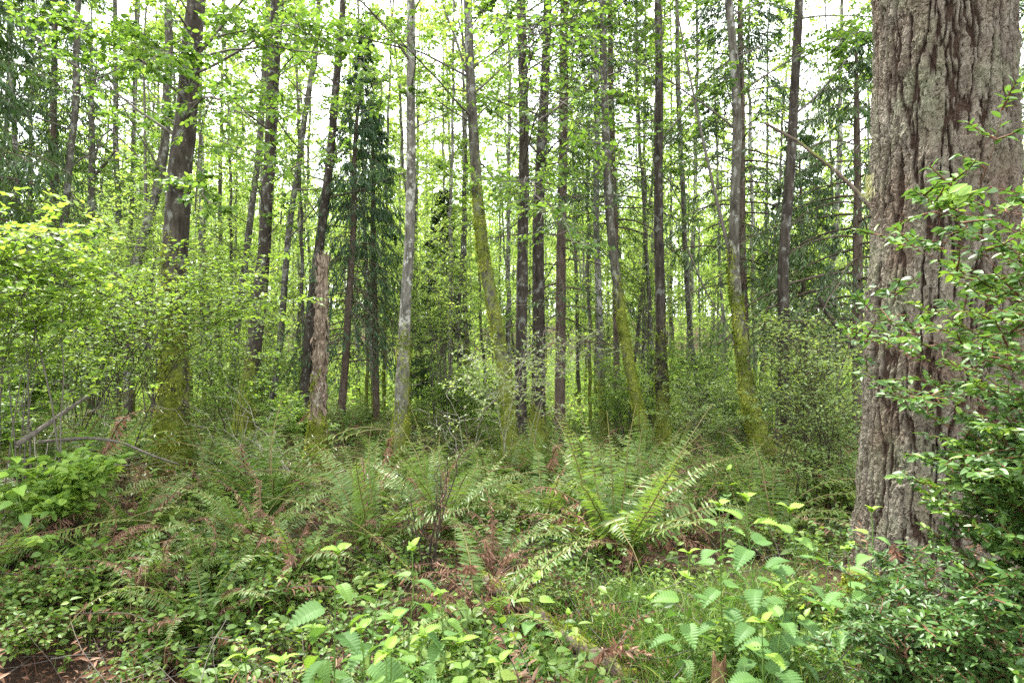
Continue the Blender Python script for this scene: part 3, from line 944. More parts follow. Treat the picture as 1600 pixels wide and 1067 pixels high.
# ------------------------------------------------------------------ dead snag
def snag():
    Y = 8.6
    pts = [(497, 735, 30), (498, 700, 27), (500, 610, 22), (502, 500, 18), (505, 440, 16), (507, 400, 14)]
    C, R, gz = trunk_line(pts, Y, 3.05)
    C, R = C[C[:, 2] < pt(0, 397, Y)[2]], R[:int((C[:, 2] < pt(0, 397, Y)[2]).sum())]
    loc = (C[0, 0], Y, gz)
    t = thing('dead_snag', 'broken-off dead trunk with peeling orange-brown wood and mossy foot', 'dead tree', loc)
    tb = MB()
    r = rg(77)
    rad, m = trunk_mesh(tb, C, R, gz, 30, 77, .42, .4, 1.15, .05, .03, 20., False)
    tb.obj('trunk', [M['snag_wood']], t, loc)
    # splintered broken top and flakes of peeling bark
    sp = MB()
    n = 26
    a = r.uniform(0, 6.283, n)
    q = r.uniform(.2, .95, n) * R[-1]
    P0 = C[-1] + np.stack([np.cos(a) * q, np.sin(a) * q, -.15 + 0 * a], -1)
    P = polys(r, P0, np.stack([.05 * np.cos(a), .05 * np.sin(a), 1 + 0 * a], -1), r.uniform(.12, .24, n), 4, (0, 0, 0), .06)
    tubes(sp, P, taper(np.full(n, .014), 4, .2), 4)
    sp.obj('broken_top', [M['snag_wood']], t, loc)
    fl = MB()
    n = 520
    i = r.integers(5, len(C) - 2, n)
    i = i[(C[i, 2] - gz) > .8]
    a = r.uniform(0, 6.283, len(i))
    out = np.stack([np.cos(a), np.sin(a), 0 * a], -1)
    p = C[i] + out * (R[i] * 1.0)[:, None]
    D = norm(out * r.uniform(.05, .6, (len(i), 1)) + UP * r.choice([-1, 1], (len(i), 1)) + r.normal(0, .12, out.shape))
    s = r.uniform(.04, .15, len(i))
    stamp(fl, LEAF_M, p, frames(D, out), np.stack([s * .8, s, s], -1), r.uniform(0, 1, len(i)))
    fl.obj('peeling_bark', [M['snag_wood']], t, loc)
    moss_tufts(t, C, R, gz, rad, m, 77, 2400, loc, thr=.47, hmax=1.35)


snag()

# ------------------------------------------------------------------ the crowd of thin trees behind: a few built, then copied
def proto_alder(seed, H, d, hb, leaf, nb, m2, m3, nl, label, group, bark, loc):
    r = rg(seed)
    n = 60
    zz = np.linspace(-.2, H, n)
    wob = np.stack([np.cumsum(r.normal(0, .012, n)), np.cumsum(r.normal(0, .012, n))], -1) * 1.2
    lean = r.normal(0, .035, 2)
    C = np.stack([wob[:, 0] + lean[0] * zz, wob[:, 1] + lean[1] * zz, zz], -1)
    C[:, :2] -= C[2, :2]
    R = d / 2 * (1 - .9 * np.clip(zz / H, 0, 1) ** 1.2) + .006
    t = thing('alder_tree', label, 'tree', loc, group)
    tb, lf = MB(), MB()
    trunk_mesh(tb, C, R, 0, 8, seed, .08, .4, r.uniform(.8, 4), r.uniform(.02, .14), freq=6)
    L1, r1 = trunk_limbs(r, C, R, 0, nb, hb, H, .7, 2.4, (15, 60), -.05)
    canopy(r, tb, lf, L1, r1 * .7, m2, .55, m3, .45, nl, leaf, LEAF_S, k1=4, twmat=1, tint=(.2, .95))
    tb.obj('trunk', [M[bark], M['twig']], t)
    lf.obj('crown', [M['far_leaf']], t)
    return t


r = rg(2024)
LAB_MID = ('slender alder trunk with sparse pale leaves in the crowd behind the large trunks', 'slender alders crowded behind the large trunks')
LAB_FAR = ('very thin distant alder among many like it at the back of the forest', 'thin distant alders at the back of the forest')
explicit = [(706, 690, 15.5), (716, 660, 17), (726, 690, 18), (795, 640, 19), (640, 640, 22), (1006, 640, 20), (1015, 620, 24), (985, 600, 19), (345, 640, 20), (331, 620, 22), (362, 640, 18), (460, 600, 24), (470, 600, 20),
            (1186, 640, 20), (1197, 620, 24), (1290, 620, 18), (1310, 600, 22), (905, 640, 21), (915, 620, 26), (760, 620, 24), (675, 640, 27), (1075, 620, 22), (1120, 620, 25), (300, 600, 19), (230, 600, 20), (120, 600, 22), (50, 600, 20), (560, 600, 24), (600, 600, 20)]
mids = [((a - 800) / F * Y, Y) for a, b, Y in explicit]
fars = []
tries = 0
while len(mids) < 80 and tries < 20000:
    tries += 1
    Y = r.uniform(16, 30)
    X = r.uniform(-.95, .95) * Y
    if all((X - a) ** 2 + (Y - b) ** 2 > 1.1 for a, b in mids):
        mids.append((X, Y))
while len(fars) < 150 and tries < 60000:
    tries += 1
    Y = r.uniform(30, 66)
    X = r.uniform(-.92, .92) * Y
    if all((X - a) ** 2 + (Y - b) ** 2 > 2.4 for a, b in fars):
        fars.append((X, Y))
protos = []
for q in range(6):
    X, Y = mids[q]
    protos.append(proto_alder(300 + q, 14 + q * .9, .10 + .017 * (q % 4), 1.8 + q * .4, .085, 32, 7, 4, 5, *LAB_MID, ['pale_bark', 'alder_bark', 'alder_bark'][q % 3], (X, Y, float(ground_z(X, Y)))))
for n, (X, Y) in enumerate(mids[6:]):
    copy_tree(protos[n % 6], (X, Y, float(ground_z(X, Y))), r.uniform(0, 6.28), r.uniform(.85, 1.2))
fp = []
for q in range(5):
    X, Y = fars[q]
    fp.append(proto_alder(400 + q, 15 + q * 1.2, [.10, .13, .15, .11, .14][q], 1.6 + q * .4, .12, 36, 7, 3, 6, *LAB_FAR, ['pale_bark', 'alder_bark'][q % 2], (X, Y, float(ground_z(X, Y)))))
for n, (X, Y) in enumerate(fars[5:]):
    copy_tree(fp[n % 5], (X, Y, float(ground_z(X, Y))), r.uniform(0, 6.28), r.uniform(.85, 1.25))

# far wood that reads as one mass
fw = MB()
nt = 420
Y = r.uniform(62, 135, nt)
X = r.uniform(-1., 1., nt) * Y
Zg = ground_z(X, Y)
H = r.uniform(14, 25, nt)
P = np.stack([np.stack([X, Y, Zg - .5], -1), np.stack([X + r.normal(0, .3, nt), Y, Zg + H * .5], -1), np.stack([X + r.normal(0, .6, nt), Y, Zg + H], -1)], 1)
tubes(fw, P, np.stack([np.full(nt, .13), np.full(nt, .1), np.full(nt, .03)], 1), 5, 1, .5)
per = 950
a, q, hh = r.uniform(0, 6.28, nt * per), np.sqrt(r.uniform(0, 1, nt * per)), r.beta(1.5, 1.3, nt * per)
base = np.repeat(np.arange(nt), per)
prof = 2.6 * np.sin(math.pi * np.clip(hh, .03, .97)) ** .6
p = np.stack([X[base] + np.cos(a) * q * prof, Y[base] + np.sin(a) * q * prof, Zg[base] + H[base] * (.08 + .95 * hh)], -1)
p = p + (fbm(p * .7, 2, 4)[:, None] - .5) * 2
stamp(fw, LEAF_S, p, frames(norm(r.normal(0, 1, p.shape)), norm(UP + r.normal(0, .6, p.shape))), r.uniform(.22, .48, len(p)), np.clip(r.uniform(.2, .9, nt)[base] + r.normal(0, .15, len(p)), 0, 1))
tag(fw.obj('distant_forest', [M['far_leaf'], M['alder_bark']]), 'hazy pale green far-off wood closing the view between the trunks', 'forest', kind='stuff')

# pale green undergrowth running back between the far trunks
n = 190000
Yu = 17 * (75 / 17) ** r.uniform(0, 1, n)
Xu = r.uniform(-.95, .95, n) * Yu
dn = fbm(np.stack([Xu * .28, Yu * .28, 0 * Xu], -1), 3, 15)
hu = r.uniform(0, 1, n) ** 1.4 * (np.clip(dn - .32, 0, 1) * 6.5)
ok = dn > .36
Xu, Yu, hu = Xu[ok], Yu[ok], hu[ok]
p = np.stack([Xu, Yu, ground_z(Xu, Yu) + hu], -1)
fu_ = MB()
stamp(fu_, LEAF_S, p, frames(norm(r.normal(0, 1, p.shape) * np.array([1, 1, .4])), norm(UP + r.normal(0, .45, p.shape))), r.uniform(.10, .2, len(p)) * (.6 + Yu / 60), np.clip(fbm(p * .8, 2, 18) * 1.3 - .1 + r.normal(0, .15, len(p)), 0, 1))
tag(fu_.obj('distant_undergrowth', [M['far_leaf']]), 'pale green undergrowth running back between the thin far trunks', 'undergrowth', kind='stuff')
# ------------------------------------------------------------------ sword ferns
def frond_mesh(seed, e0, e1, dead=False, n=40, lmax=.092, far=False):
    r = rg(seed)
    mb = MB()
    ns = 22
    t = np.linspace(0, 1, ns)
    e = np.radians(e0 + (e1 - e0) * t ** 1.3) + np.cumsum(r.normal(0, .045, ns))
    az = np.cumsum(r.normal(0, .055, ns)) + r.normal(0, .15)
    st = np.stack([np.sin(az) * np.cos(e), np.cos(az) * np.cos(e), np.sin(e)], -1) / (ns - 1)
    P = np.concatenate([[[0, 0, 0]], np.cumsum(st[:-1], 0)])[None]
    tubes(mb, P, taper(np.array([.0065]), ns, .2), 4, 1)
    tt = np.linspace(.13, .99, n)
    for s in (-1, 1):
        tj = np.clip(tt + r.normal(0, .003, n), 0, .995)
        p, tan = along(np.repeat(P, n, 0), tj)
        side = norm(np.cross(tan, UP)) * s
        nor = norm(np.cross(side * s, tan))
        prof = np.sin(np.clip(tj * 1.05 + .13, 0, 1) ** .75 * math.pi) ** .55 * (1 - .25 * tj) + .04
        L = lmax * prof * r.uniform(.9, 1.06, n)
        if dead:
            d = norm(side * r.uniform(.2, .9, (n, 1)) + tan * r.uniform(-.1, .7, (n, 1)) - UP * r.uniform(.2, 1.3, (n, 1)) + r.normal(0, .25, side.shape))
            N = norm(r.normal(0, 1, d.shape))
            tpl, wd = LEAF_M, .26
            L = L * r.uniform(.75, 1.1, n)
        else:
            d = norm(side + tan * r.normal(.22, .11, (n, 1)) - UP * r.normal(.16, .1, (n, 1)) + nor * r.normal(.08, .16, (n, 1)))
            N = norm(nor + r.normal(0, .32, d.shape))
            tpl = LEAF_S if far else leaf_tpl([(0, .07), (.5, .11), (1, 0)], .2, .12)
            wd = .38 if far else 1
        keep = r.uniform(0, 1, n) > (.2 if dead else .05)
        stamp(mb, tpl, p[keep], frames(d, N)[keep], np.stack([L * wd, L, L], -1)[keep], np.clip(.25 + .5 * tj + r.normal(0, .12, n), 0, 1)[keep])
    return mb.mesh('dead_frond' if dead else 'frond', [M['dead_leaf'], M['dead_stalk']] if dead else [M['fern_leaf'], M['rachis']])


GREEN = [frond_mesh(600 + q, e0, e1) for q, (e0, e1) in enumerate([(82, 25), (76, 0), (70, -20), (66, 5), (58, -30), (80, -10), (50, -25), (72, -45), (84, 50), (78, -35), (62, -10), (68, 30)])]
DEAD = [frond_mesh(640 + q, e0, e1, True) for q, (e0, e1) in enumerate([(55, -80), (76, -60), (80, -95), (20, -40), (62, -110), (84, 10)])]
FLOW = [frond_mesh(660 + q, e0, e1, False, 26, .12, True) for q, (e0, e1) in enumerate([(78, 10), (68, -20), (60, -35), (80, 30), (50, -30)])]


def fern(label, X, Y, L, ng, nd, seed, tilt=(0, 22), az=None, group=None, dz=0.):
    r = rg(seed)
    loc = (X, Y, float(ground_z(X, Y)) + dz)
    t = thing('sword_fern', label, 'fern', loc, group)
    for q in range(ng + nd):
        dead = q >= ng
        src = DEAD[r.integers(len(DEAD))] if dead else GREEN[r.integers(len(GREEN))]
        o = link('dead_frond' if dead else 'frond', src, t)
        a = r.uniform(0, 6.283) if az is None or dead else r.normal(az[0], az[1])
        if not dead and az is None:
            a = 6.283 * q / ng + r.normal(0, .3)
        s = L * r.uniform(.75, 1.1) * (.85 if dead else 1)
        o.scale = (s * r.choice([-1, 1]), s, s)
        o.rotation_euler = (math.radians(-r.uniform(*tilt)) if not dead else r.normal(.1, .3), r.normal(0, .28), a)
        o.location = (math.sin(-a) * .03, math.cos(a) * .03, .02)
        if dead:
            o['label'] = 'withered brown drooping frond'
    return t


def at_ground(px, py, Y=None):
    """ground point seen at a pixel, found by stepping outward"""
    for y in np.arange(1.6, 30, .05):
        z = CAMZ - (py - 533) / F * y
        x = (px - 800) / F * y
        if z <= ground_z(x, y):
            return float(x), float(y)
    return float((px - 800) / F * 20), 20.


FERNS = [
    ('largest sword fern, tall upright fronds with brown withered ones hanging to the grass', 962, 884, 1.22, 22, 10, (0, 14)),
    ('broad sword fern just left of the largest one, dark green arching fronds', 850, 835, 1.0, 18, 4, (0, 20)),
    ('sword fern with pale upright frond and withered brown pile beside the bare twigs', 575, 868, .95, 13, 8, (0, 18)),
    ('sword fern behind the bare dark twigs, fronds spreading wide', 690, 850, 1.0, 18, 3, (0, 25)),
    ('sword fern with ashy fronds under the nettles by the fallen log', 745, 985, .85, 11, 5, (15, 40)),
    ('sword fern on the dark bank with stiff short fronds', 330, 905, .62, 14, 3, (0, 30)),
    ('sword fern at the left edge arching one long frond over the bank', -25, 905, 1.0, 12, 4, (10, 35)),
    ('small fern drooping one broad pale frond beside the dark hollow', 318, 985, .7, 7, 3, (15, 35)),
    ('sword fern near the foot of the thick dark mossy trunk', 330, 790, .7, 12, 3, (0, 25)),
    ('sword fern at the foot of the broken snag, reddish stalks', 425, 745, .6, 12, 3, (0, 15)),
    ('sword fern beneath the dead twig tangle, bluish fronds', 120, 735, .95, 14, 3, (5, 30)),
    ('pale-tipped sword fern in front of the flared mossy alder', 1120, 775, 1.0, 16, 5, (0, 25)),
    ('silvery sword fern right behind the largest fern', 1035, 790, 1.05, 15, 6, (0, 18)),
    ('sword fern with bowed fronds at the left foot of the massive fir', 1290, 800, .85, 14, 2, (5, 35)),
    ('sword fern half hidden among the tall right-hand nettles', 1210, 850, .6, 10, 2, (0, 25)),
    ('sword fern in front of the close central pair of dark alders', 800, 760, .9, 15, 4, (0, 20)),
    ('sword fern below the pale lichened alder, fronds leaning left', 655, 765, .9, 15, 2, (0, 25)),
    ('low fern in the middle of the brown litter on the bank', 215, 840, .7, 12, 5, (5, 35)),
    ('sword fern on the left bank with sunlit frond tips', 100, 830, .8, 13, 3, (5, 30)),
    ('fern between the dark bank and the pale upright frond, mostly withered', 455, 905, .75, 9, 7, (5, 35)),
    ('sword fern low on the left bank, three fronds fanned over brown stalks', 150, 900, .7, 9, 5, (10, 40)),
    ('dried fern clump with few green fronds above the dark hollow', 250, 935, .65, 6, 7, (5, 40)),
    ('arching sword fern on the left bank between the brambles and the nettles', 400, 860, .85, 11, 5, (5, 35)),
    ('sword fern in shade below the low spray of pale fresh leaves', 60, 830, .8, 11, 4, (5, 40)),
    ('withered fern right of the bare dark twigs, brown fronds falling toward the log', 770, 905, .75, 7, 9, (5, 40)),
    ('brown mostly dead fern clump right of the largest fern', 1080, 850, .75, 7, 9, (0, 30)),
]
for n, (lab, px, py, L, ng, nd, tl) in enumerate(FERNS):
    x, y = at_ground(px, py)
    fern(lab, x, y, L * 1.12, int(ng * 1.35), int(nd * 1.8), 700 + n, tl)

# fern bed further back: five built as one mesh each, then copied
FB = ('green sword fern in the fern bed behind the foremost ferns', 'sword ferns of the fern bed further back')
r = rg(31)
spots = []
tries = 0
while len(spots) < 150 and tries < 9000:
    tries += 1
    y = 5.4 * math.exp(r.uniform(0, 1) ** 1.2 * 1.2)
    x = r.uniform(-.9, .86) * y
    px = 800 + F * x / y
    if fbm(np.array([[x * .5, y * .5, 3.]]), 2, 8)[0] < .42 and y < 12:
        continue
    if y < 9 and any(abs(px - c_) < w_ for c_, w_ in ((262, 55), (498, 42), (625, 30), (800, 30))):
        continue                                       # the feet of the nearest trunks stay in view
    if all((x - a) ** 2 + (y - b) ** 2 > .3 for a, b in spots):
        spots.append((x, y))
protoF = []
for q in range(5):
    t = bpy.data.objects.new('sword_fern', None)
    mb = MB()
    for w in range(15):
        src = FLOW[r.integers(len(FLOW))] if w < 14 else DEAD[r.integers(len(DEAD))]
        nv = len(src.vertices)
        V = np.empty(nv * 3, np.float32)
        src.vertices.foreach_get('co', V)
        V = V.reshape(-1, 3) * r.uniform(.7, 1.1) * 1.15
        a, b = 6.283 * w / 14 + r.normal(0, .3), -math.radians(r.uniform(0, 26))
        V = V @ np.array([[1, 0, 0], [0, math.cos(b), -math.sin(b)], [0, math.sin(b), math.cos(b)]]).T
        V = V @ np.array([[math.cos(a), -math.sin(a), 0], [math.sin(a), math.cos(a), 0], [0, 0, 1]]).T
        lo = np.empty(len(src.loops), np.int32)
        src.loops.foreach_get('vertex_index', lo)
        tot = np.empty(len(src.polygons), np.int32)
        src.polygons.foreach_get('loop_total', tot)
        mi = np.empty(len(src.polygons), np.int32)
        src.polygons.foreach_get('material_index', mi)
        sta = np.concatenate([[0], np.cumsum(tot)[:-1]])
        ti = np.empty(nv, np.float32)
        src.attributes['tint'].data.foreach_get('value', ti)
        fs = []
        first = True
        for mm in (0, 1):
            for k_ in (3, 4):
                s_ = sta[(tot == k_) & (mi == mm)]
                if len(s_):
                    f_ = lo[s_[:, None] + np.arange(k_)[None]]
                    if first:
                        mb.add(V, [f_], ti, 0, mm + (2 if w >= 14 else 0))
                        first = False
                    else:
                        mb.f.append((f_.astype(np.int64) + mb.n - nv, mm + (2 if w >= 14 else 0), False))
    protoF.append(mb.mesh('sword_fern', [M['fern_leaf'], M['rachis'], M['dead_leaf'], M['dead_stalk']]))
for n, (x, y) in enumerate(spots):
    o = link('sword_fern', protoF[n % 5])
    o.location = (x, y, float(ground_z(x, y)))
    o.rotation_euler = (r.normal(0, .08), r.normal(0, .08), r.uniform(0, 6.28))
    s = r.uniform(.8, 1.2)
    o.scale = (s, s, s)
    tag(o, FB[0], 'fern', FB[1])


# ------------------------------------------------------------------ nettles
def nettle(label, px, ytop, Y, hgt, big, seed, bright=0., group=None, nodes=6, lean=0., sag=0.):
    r = rg(seed)
    top = pt(px, ytop, Y)
    base = np.array([top[0] - lean, Y, top[2] - hgt])
    t = thing('nettle', label, 'plant', base, group)
    sm, lf = MB(), MB()
    n = 12
    s = np.linspace(0, 1, n)
    P = base[None] + (top - base)[None] * s[:, None] + np.stack([r.normal(0, .004, n).cumsum(), r.normal(0, .004, n).cumsum(), 0 * s], -1)
    tubes(sm, P[None], taper(np.array([.0042]), n, .45), 6)
    a0 = r.uniform(0, 1.57)
    pos, D, N, L, T = [], [], [], [], []
    ts = 1 - np.linspace(0, 1, nodes) ** .85 * min(.86, .62 * nodes / 6 * .55 / max(hgt, .3) + .2)
    for q, tq in enumerate(ts):
        p, tan = along(P[None], np.array([tq]))
        size = big * [.42, .72, .95, 1.0, 1.0, .95, .85, .8, .75][min(q, 8)] * r.uniform(.9, 1.1)
        for sg in (0, math.pi):
            a = a0 + q * math.pi / 2 + sg + r.normal(0, .18)
            o = np.array([math.cos(a), math.sin(a), 0])
            el = math.radians([48, 24, 14, 10, 8, 6, 4, 2, 0][min(q, 8)] + r.normal(0, 6))
            pd = o * math.cos(el + .35) + UP * math.sin(el + .35)
            pl = size * r.uniform(.28, .42)
            Pp = np.stack([p[0], p[0] + pd * pl * .5 + UP * .002, p[0] + pd * pl])
            tubes(sm, Pp[None], np.full((1, 3), .0013), 4)
            pos.append(Pp[-1])
            e2 = el - math.radians(r.uniform(2, 20) + sag * r.uniform(.3, 1))
            d = o * math.cos(e2) + UP * math.sin(e2)
            D.append(d)
            N.append(norm(np.cross(np.cross(d, UP), d) + r.normal(0, .18, 3)))
            L.append(size)
            T.append(np.clip((.95 if q == 0 else .75 if q == 1 else .42) - .1 * q * .3 + bright + r.normal(0, .1), 0, 1))
    L = np.array(L)
    stamp(lf, LEAF_N, np.array(pos), frames(np.array(D), np.array(N)), np.stack([L * r.uniform(.9, 1.1, len(L)), L, L], -1), np.array(T), 0, False)
    # folded young leaves at the tip
    m = 6
    a = r.uniform(0, 6.28, m)
    stamp(lf, LEAF_N, np.repeat(P[-1:], m, 0), frames(norm(np.stack([np.cos(a), np.sin(a), np.full(m, 1.3)], -1)), norm(np.stack([-np.cos(a), -np.sin(a), np.full(m, .8)], -1))), big * r.uniform(.2, .36, m), np.full(m, .95), 0, False)
    sm.obj('stem', [M['green_stem']], t, base)
    lf.obj('foliage', [M['nettle_leaf']], t, base)


NET = [
    ('tall nettle on the left of the middle nettle patch, big drooping toothed leaves', 524, 868, 2.35, .75, .125, 0, 7),
    ('nettle in the middle patch with bright folded tip, right of the tall one', 617, 968, 2.3, .6, .125, .05, 6),
    ('nettle with thin stem and two wide leaves behind the middle patch', 642, 862, 2.7, .7, .125, 0, 4),
    ('low broad nettle at the bottom edge of the middle patch', 662, 1000, 2.1, .5, .12, 0, 6),
    ('nettle leaning right by the bottom edge in front of the ashy fern', 716, 1010, 2.15, .45, .115, .1, 5),
    ('nettle low in the middle patch below the leaning pair of leaves', 568, 985, 2.1, .45, .115, -.05, 5),
    ('nettle with pale green leaf pair crowding behind the bright folded tip', 590, 925, 2.6, .55, .125, .05, 5),
    ('nettle with ragged drooping leaves at the bottom edge, left of the low broad one', 612, 1022, 2.0, .4, .12, 0, 5),
    ('small nettle leaning out of the left side of the middle patch', 488, 985, 2.45, .4, .11, .1, 4),
    ('nettle of long slender leaves between the middle patch and the log', 690, 930, 2.75, .5, .11, 0, 5),
    ('nettle cropped by the bottom edge right of the ashy fern', 770, 1035, 2.05, .4, .11, .05, 4),
    ('lone bright nettle top at the bottom edge beside the dark hollow', 378, 1030, 1.95, .4, .11, .4, 3),
    ('second bright nettle top at the bottom edge just right of the lone one', 424, 1042, 1.85, .35, .10, .3, 3),
    ('small fresh yellow-green nettle beside the fallen log', 842, 905, 2.9, .5, .10, .25, 6),
    ('slight nettle seedling just right of the fresh one by the log', 888, 962, 2.9, .32, .075, .3, 4),
    ('tallest nettle of the right-hand patch, thick stem with tiered leaves', 1168, 785, 2.75, .98, .15, 0, 9),
    ('nettle with a bright curled tip on the right of the right-hand patch', 1236, 800, 2.75, .95, .145, .05, 8),
    ('nettle with yellow-green top leaves on the left of the right-hand patch', 1078, 868, 2.9, .7, .13, .15, 6),
    ('tall nettle behind the thick-stemmed one in the right-hand patch, only its upper tiers clear', 1120, 790, 3.1, .95, .14, .1, 7),
    ('nettle spreading flat leaves beside the mossy stump', 1325, 860, 3.0, .65, .14, 0, 6),
    ('nettle standing against the foot of the massive fir', 1365, 800, 3.1, .85, .12, .1, 6),
    ('nettle bent over the grass below the right-hand patch', 1215, 930, 2.5, .5, .135, -.1, 5),
    ('short nettle in front of the largest fern', 1010, 935, 3.2, .45, .10, 0, 4),
    ('nettle near the splintered stake with ragged wide leaves', 1195, 975, 2.45, .45, .125, 0, 4),
    ('far nettle sticking up above the ferns near the brown trunk', 905, 690, 6.2, .9, .14, .4, 5),
    ('nettle in fern bed beneath the lone dark trunk', 1135, 735, 5.0, .8, .12, .2, 6),
    ('nettle at left edge with pale fresh leaves above the bank', 18, 690, 4.0, .7, .11, .5, 6),
]
for n, (lab, px, yt, Y, h, big, br, nod) in enumerate(NET):
    nettle(lab, px, yt, Y, h, big * (1.12 if px < 1000 else 1.), 1100 + n, br, None, nod, rg(n).normal(0, .05), 38 if px < 750 else 8)


# ------------------------------------------------------------------ shrubs
def shrub(name, label, cat, base, ells, ns, m2, m3, nl, size, leafm, twigm, seed, tpl=LEAF_M, l2=.55, l3=.45, vert=.22, tint=(.15, .9), droop=.12, flat=.35, rs=.012, lift=.55, group=None, tips=None, bend2=(0, 0, .05), wid=1., t0=.35, ang=52, n1=9, spread=.22):
    """stems from one base to points inside ellipsoids (cx,cy,cz,rx,ry,rz), side twigs in flat sprays, leaves"""
    r = rg(seed)
    base = np.asarray(base, float)
    t = thing(name, label, cat, base, group)
    C = []
    if tips is not None:
        C.append(np.asarray(tips, float))
    for e in ells:
        q = norm(r.normal(0, 1, (ns, 3))) * (r.uniform(.25, 1, (ns, 1)) ** .6)
        C.append(np.array(e[:3]) + q * np.array(e[3:]))
    C = np.concatenate(C)
    A = base + np.stack([r.normal(0, spread, len(C)), r.normal(0, spread * .6, len(C)), np.full(len(C), -.08)], -1)
    A[:, 2] = np.minimum(A[:, 2], ground_z(A[:, 0], A[:, 1]) - .03)
    B = A + (C - A) * np.array([.35, .35, lift + .25]) + np.stack([0 * C[:, 0], 0 * C[:, 0], .12 * np.linalg.norm((C - A)[:, :2], axis=1)], -1)
    L1 = bez(A, B, C, n1) + r.normal(0, .02, (len(C), n1, 3)) * np.linspace(0, 1, n1)[None, :, None]
    tw, lf = MB(), MB()
    canopy(r, tw, lf, L1, rs * .6 * r.uniform(.5, 1.1, len(C)), m2, l2, m3, l3, nl, size, tpl, flat, vert, bend2, droop, tint, t0, 5, 0, ang, wid)
    tw.obj('stems', [M[twigm]], t, base)
    lf.obj('foliage', [M[leafm]], t, base)
    return t


def E(px, py, Y, rx, ry, ryd=.6):
    c = pt(px, py, Y)
    return (*c, rx / F * Y, ryd, ry / F * Y)


def gbase(px, Y):
    x = (px - 800) / F * Y
    return (x, Y, float(ground_z(x, Y)))


H1, H2 = 'red_huckle_leaf', 'pale_leaf'
shrub('vine_maple', 'bright yellow-green leafy bush bulging in at the left edge', 'shrub', gbase(-30, 4.6), [E(0, 375, 4.6, 95, 14, .4), E(20, 415, 4.5, 110, 14, .5), E(10, 455, 4.7, 120, 14, .5), E(-20, 505, 4.6, 110, 16, .5)], 5, 7, 6, 6, 0.057, H1, 'twig', 1201, LEAF_M, flat=.3, droop=.06, bend2=(0, 0, -.02), tint=(.4, .95), lift=.7)
shrub('huckleberry_bush', 'airy yellow-green huckleberry spreading flat sprays before the thick dark trunk', 'shrub', gbase(150, 6.2), [E(330, 425, 6., 95, 10, .5), E(230, 448, 6.2, 120, 12, .6), E(380, 475, 6., 80, 12, .4), E(140, 495, 6.3, 100, 12, .5)], 4, 10, 6, 6, 0.046, H1, 'dark_twig', 1202, LEAF_M, flat=.3, droop=.06, bend2=(0, 0, -.02), tint=(.35, .9), vert=.1)
shrub('huckleberry_bush', 'fine-leaved huckleberry with dark thin stems left of the thick dark trunk, below the bright sprays', 'shrub', gbase(80, 6.8), [E(70, 520, 6.6, 90, 12, .5), E(130, 555, 6.4, 80, 12, .5), E(70, 590, 6.5, 80, 12, .5)], 4, 10, 6, 5, 0.044, H1, 'dark_twig', 1203, LEAF_M, flat=.3, droop=.06, bend2=(0, 0, -.02), tint=(.2, .8), vert=.18)
shrub('huckleberry_bush', 'loose huckleberry behind the thick dark trunk on its right side', 'shrub', gbase(350, 8.2), [E(360, 500, 8.2, 85, 14, .5), E(340, 550, 8.2, 95, 14, .6), E(360, 605, 8.1, 95, 16, .6)], 4, 9, 5, 5, 0.049, H1, 'dark_twig', 1204, LEAF_M, flat=.3, droop=.06, bend2=(0, 0, -.02), tint=(.2, .9))
shrub('salmonberry_bush', 'mounded light green bush between the lichened dark trunk and the broken snag', 'shrub', gbase(445, 11), [E(450, 655, 11, 70, 42, .8)], 12, 11, 5, 6, 0.055, H1, 'twig', 1205, LEAF_M, tint=(.2, .85), l2=.6)
shrub('salmonberry_bush', 'low light green bush at the left edge above the fallen branch', 'shrub', gbase(20, 6.0), [E(30, 640, 6., 110, 45, .6)], 9, 11, 5, 6, 0.044, H1, 'twig', 1206, LEAF_M, tint=(.1, .75), l2=.55)
shrub('thimbleberry_bush', 'low spray of pale fresh leaves on the left bank', 'shrub', gbase(40, 4.2), [E(60, 760, 4.2, 110, 55, .5)], 6, 10, 4, 5, 0.059, H1, 'green_stem', 1207, LEAF_L, tint=(.2, .9), l2=.6)
shrub('huckleberry_bush', 'spindly pale-leaved shrub in front of the close central pair of trunks', 'shrub', gbase(800, 8.6), [E(820, 570, 8.4, 125, 100, .6)], 8, 9, 5, 4, 0.046, H2, 'dead_twig', 1208, LEAF_M, tint=(.3, 1), vert=.5, rs=.007)
shrub('huckleberry_bush', 'tall airy light green bush with dark upright stems left of the massive fir', 'shrub', gbase(1292, 6.6), [E(1275, 520, 6.6, 60, 14, .4), E(1290, 570, 6.5, 60, 14, .4), E(1265, 625, 6.6, 75, 14, .4), E(1300, 675, 6.4, 55, 14, .4), E(1280, 730, 6.4, 65, 16, .4)], 4, 8, 6, 4, 0.041, H2, 'dark_twig', 1209, LEAF_M, flat=.3, droop=.06, bend2=(0, 0, -.02), tint=(.15, .9), vert=.2)
shrub('huckleberry_bush', 'light green bush between the lone dark trunk and the flared mossy alder', 'shrub', gbase(1245, 8.8), [E(1245, 520, 8.8, 65, 14, .5), E(1250, 565, 8.8, 75, 14, .5), E(1240, 610, 8.7, 75, 16, .5)], 4, 7, 6, 4, 0.046, H2, 'dark_twig', 1210, LEAF_M, flat=.3, droop=.06, bend2=(0, 0, -.02), tint=(.2, .9), vert=.2)
shrub('salmonberry_bush', 'spreading pale bush left of the flared mossy alder', 'shrub', gbase(1095, 10), [E(1100, 630, 10, 75, 55, .8)], 7, 9, 5, 5, 0.051, H2, 'twig', 1211, LEAF_M, tint=(.2, .9), l2=.5)
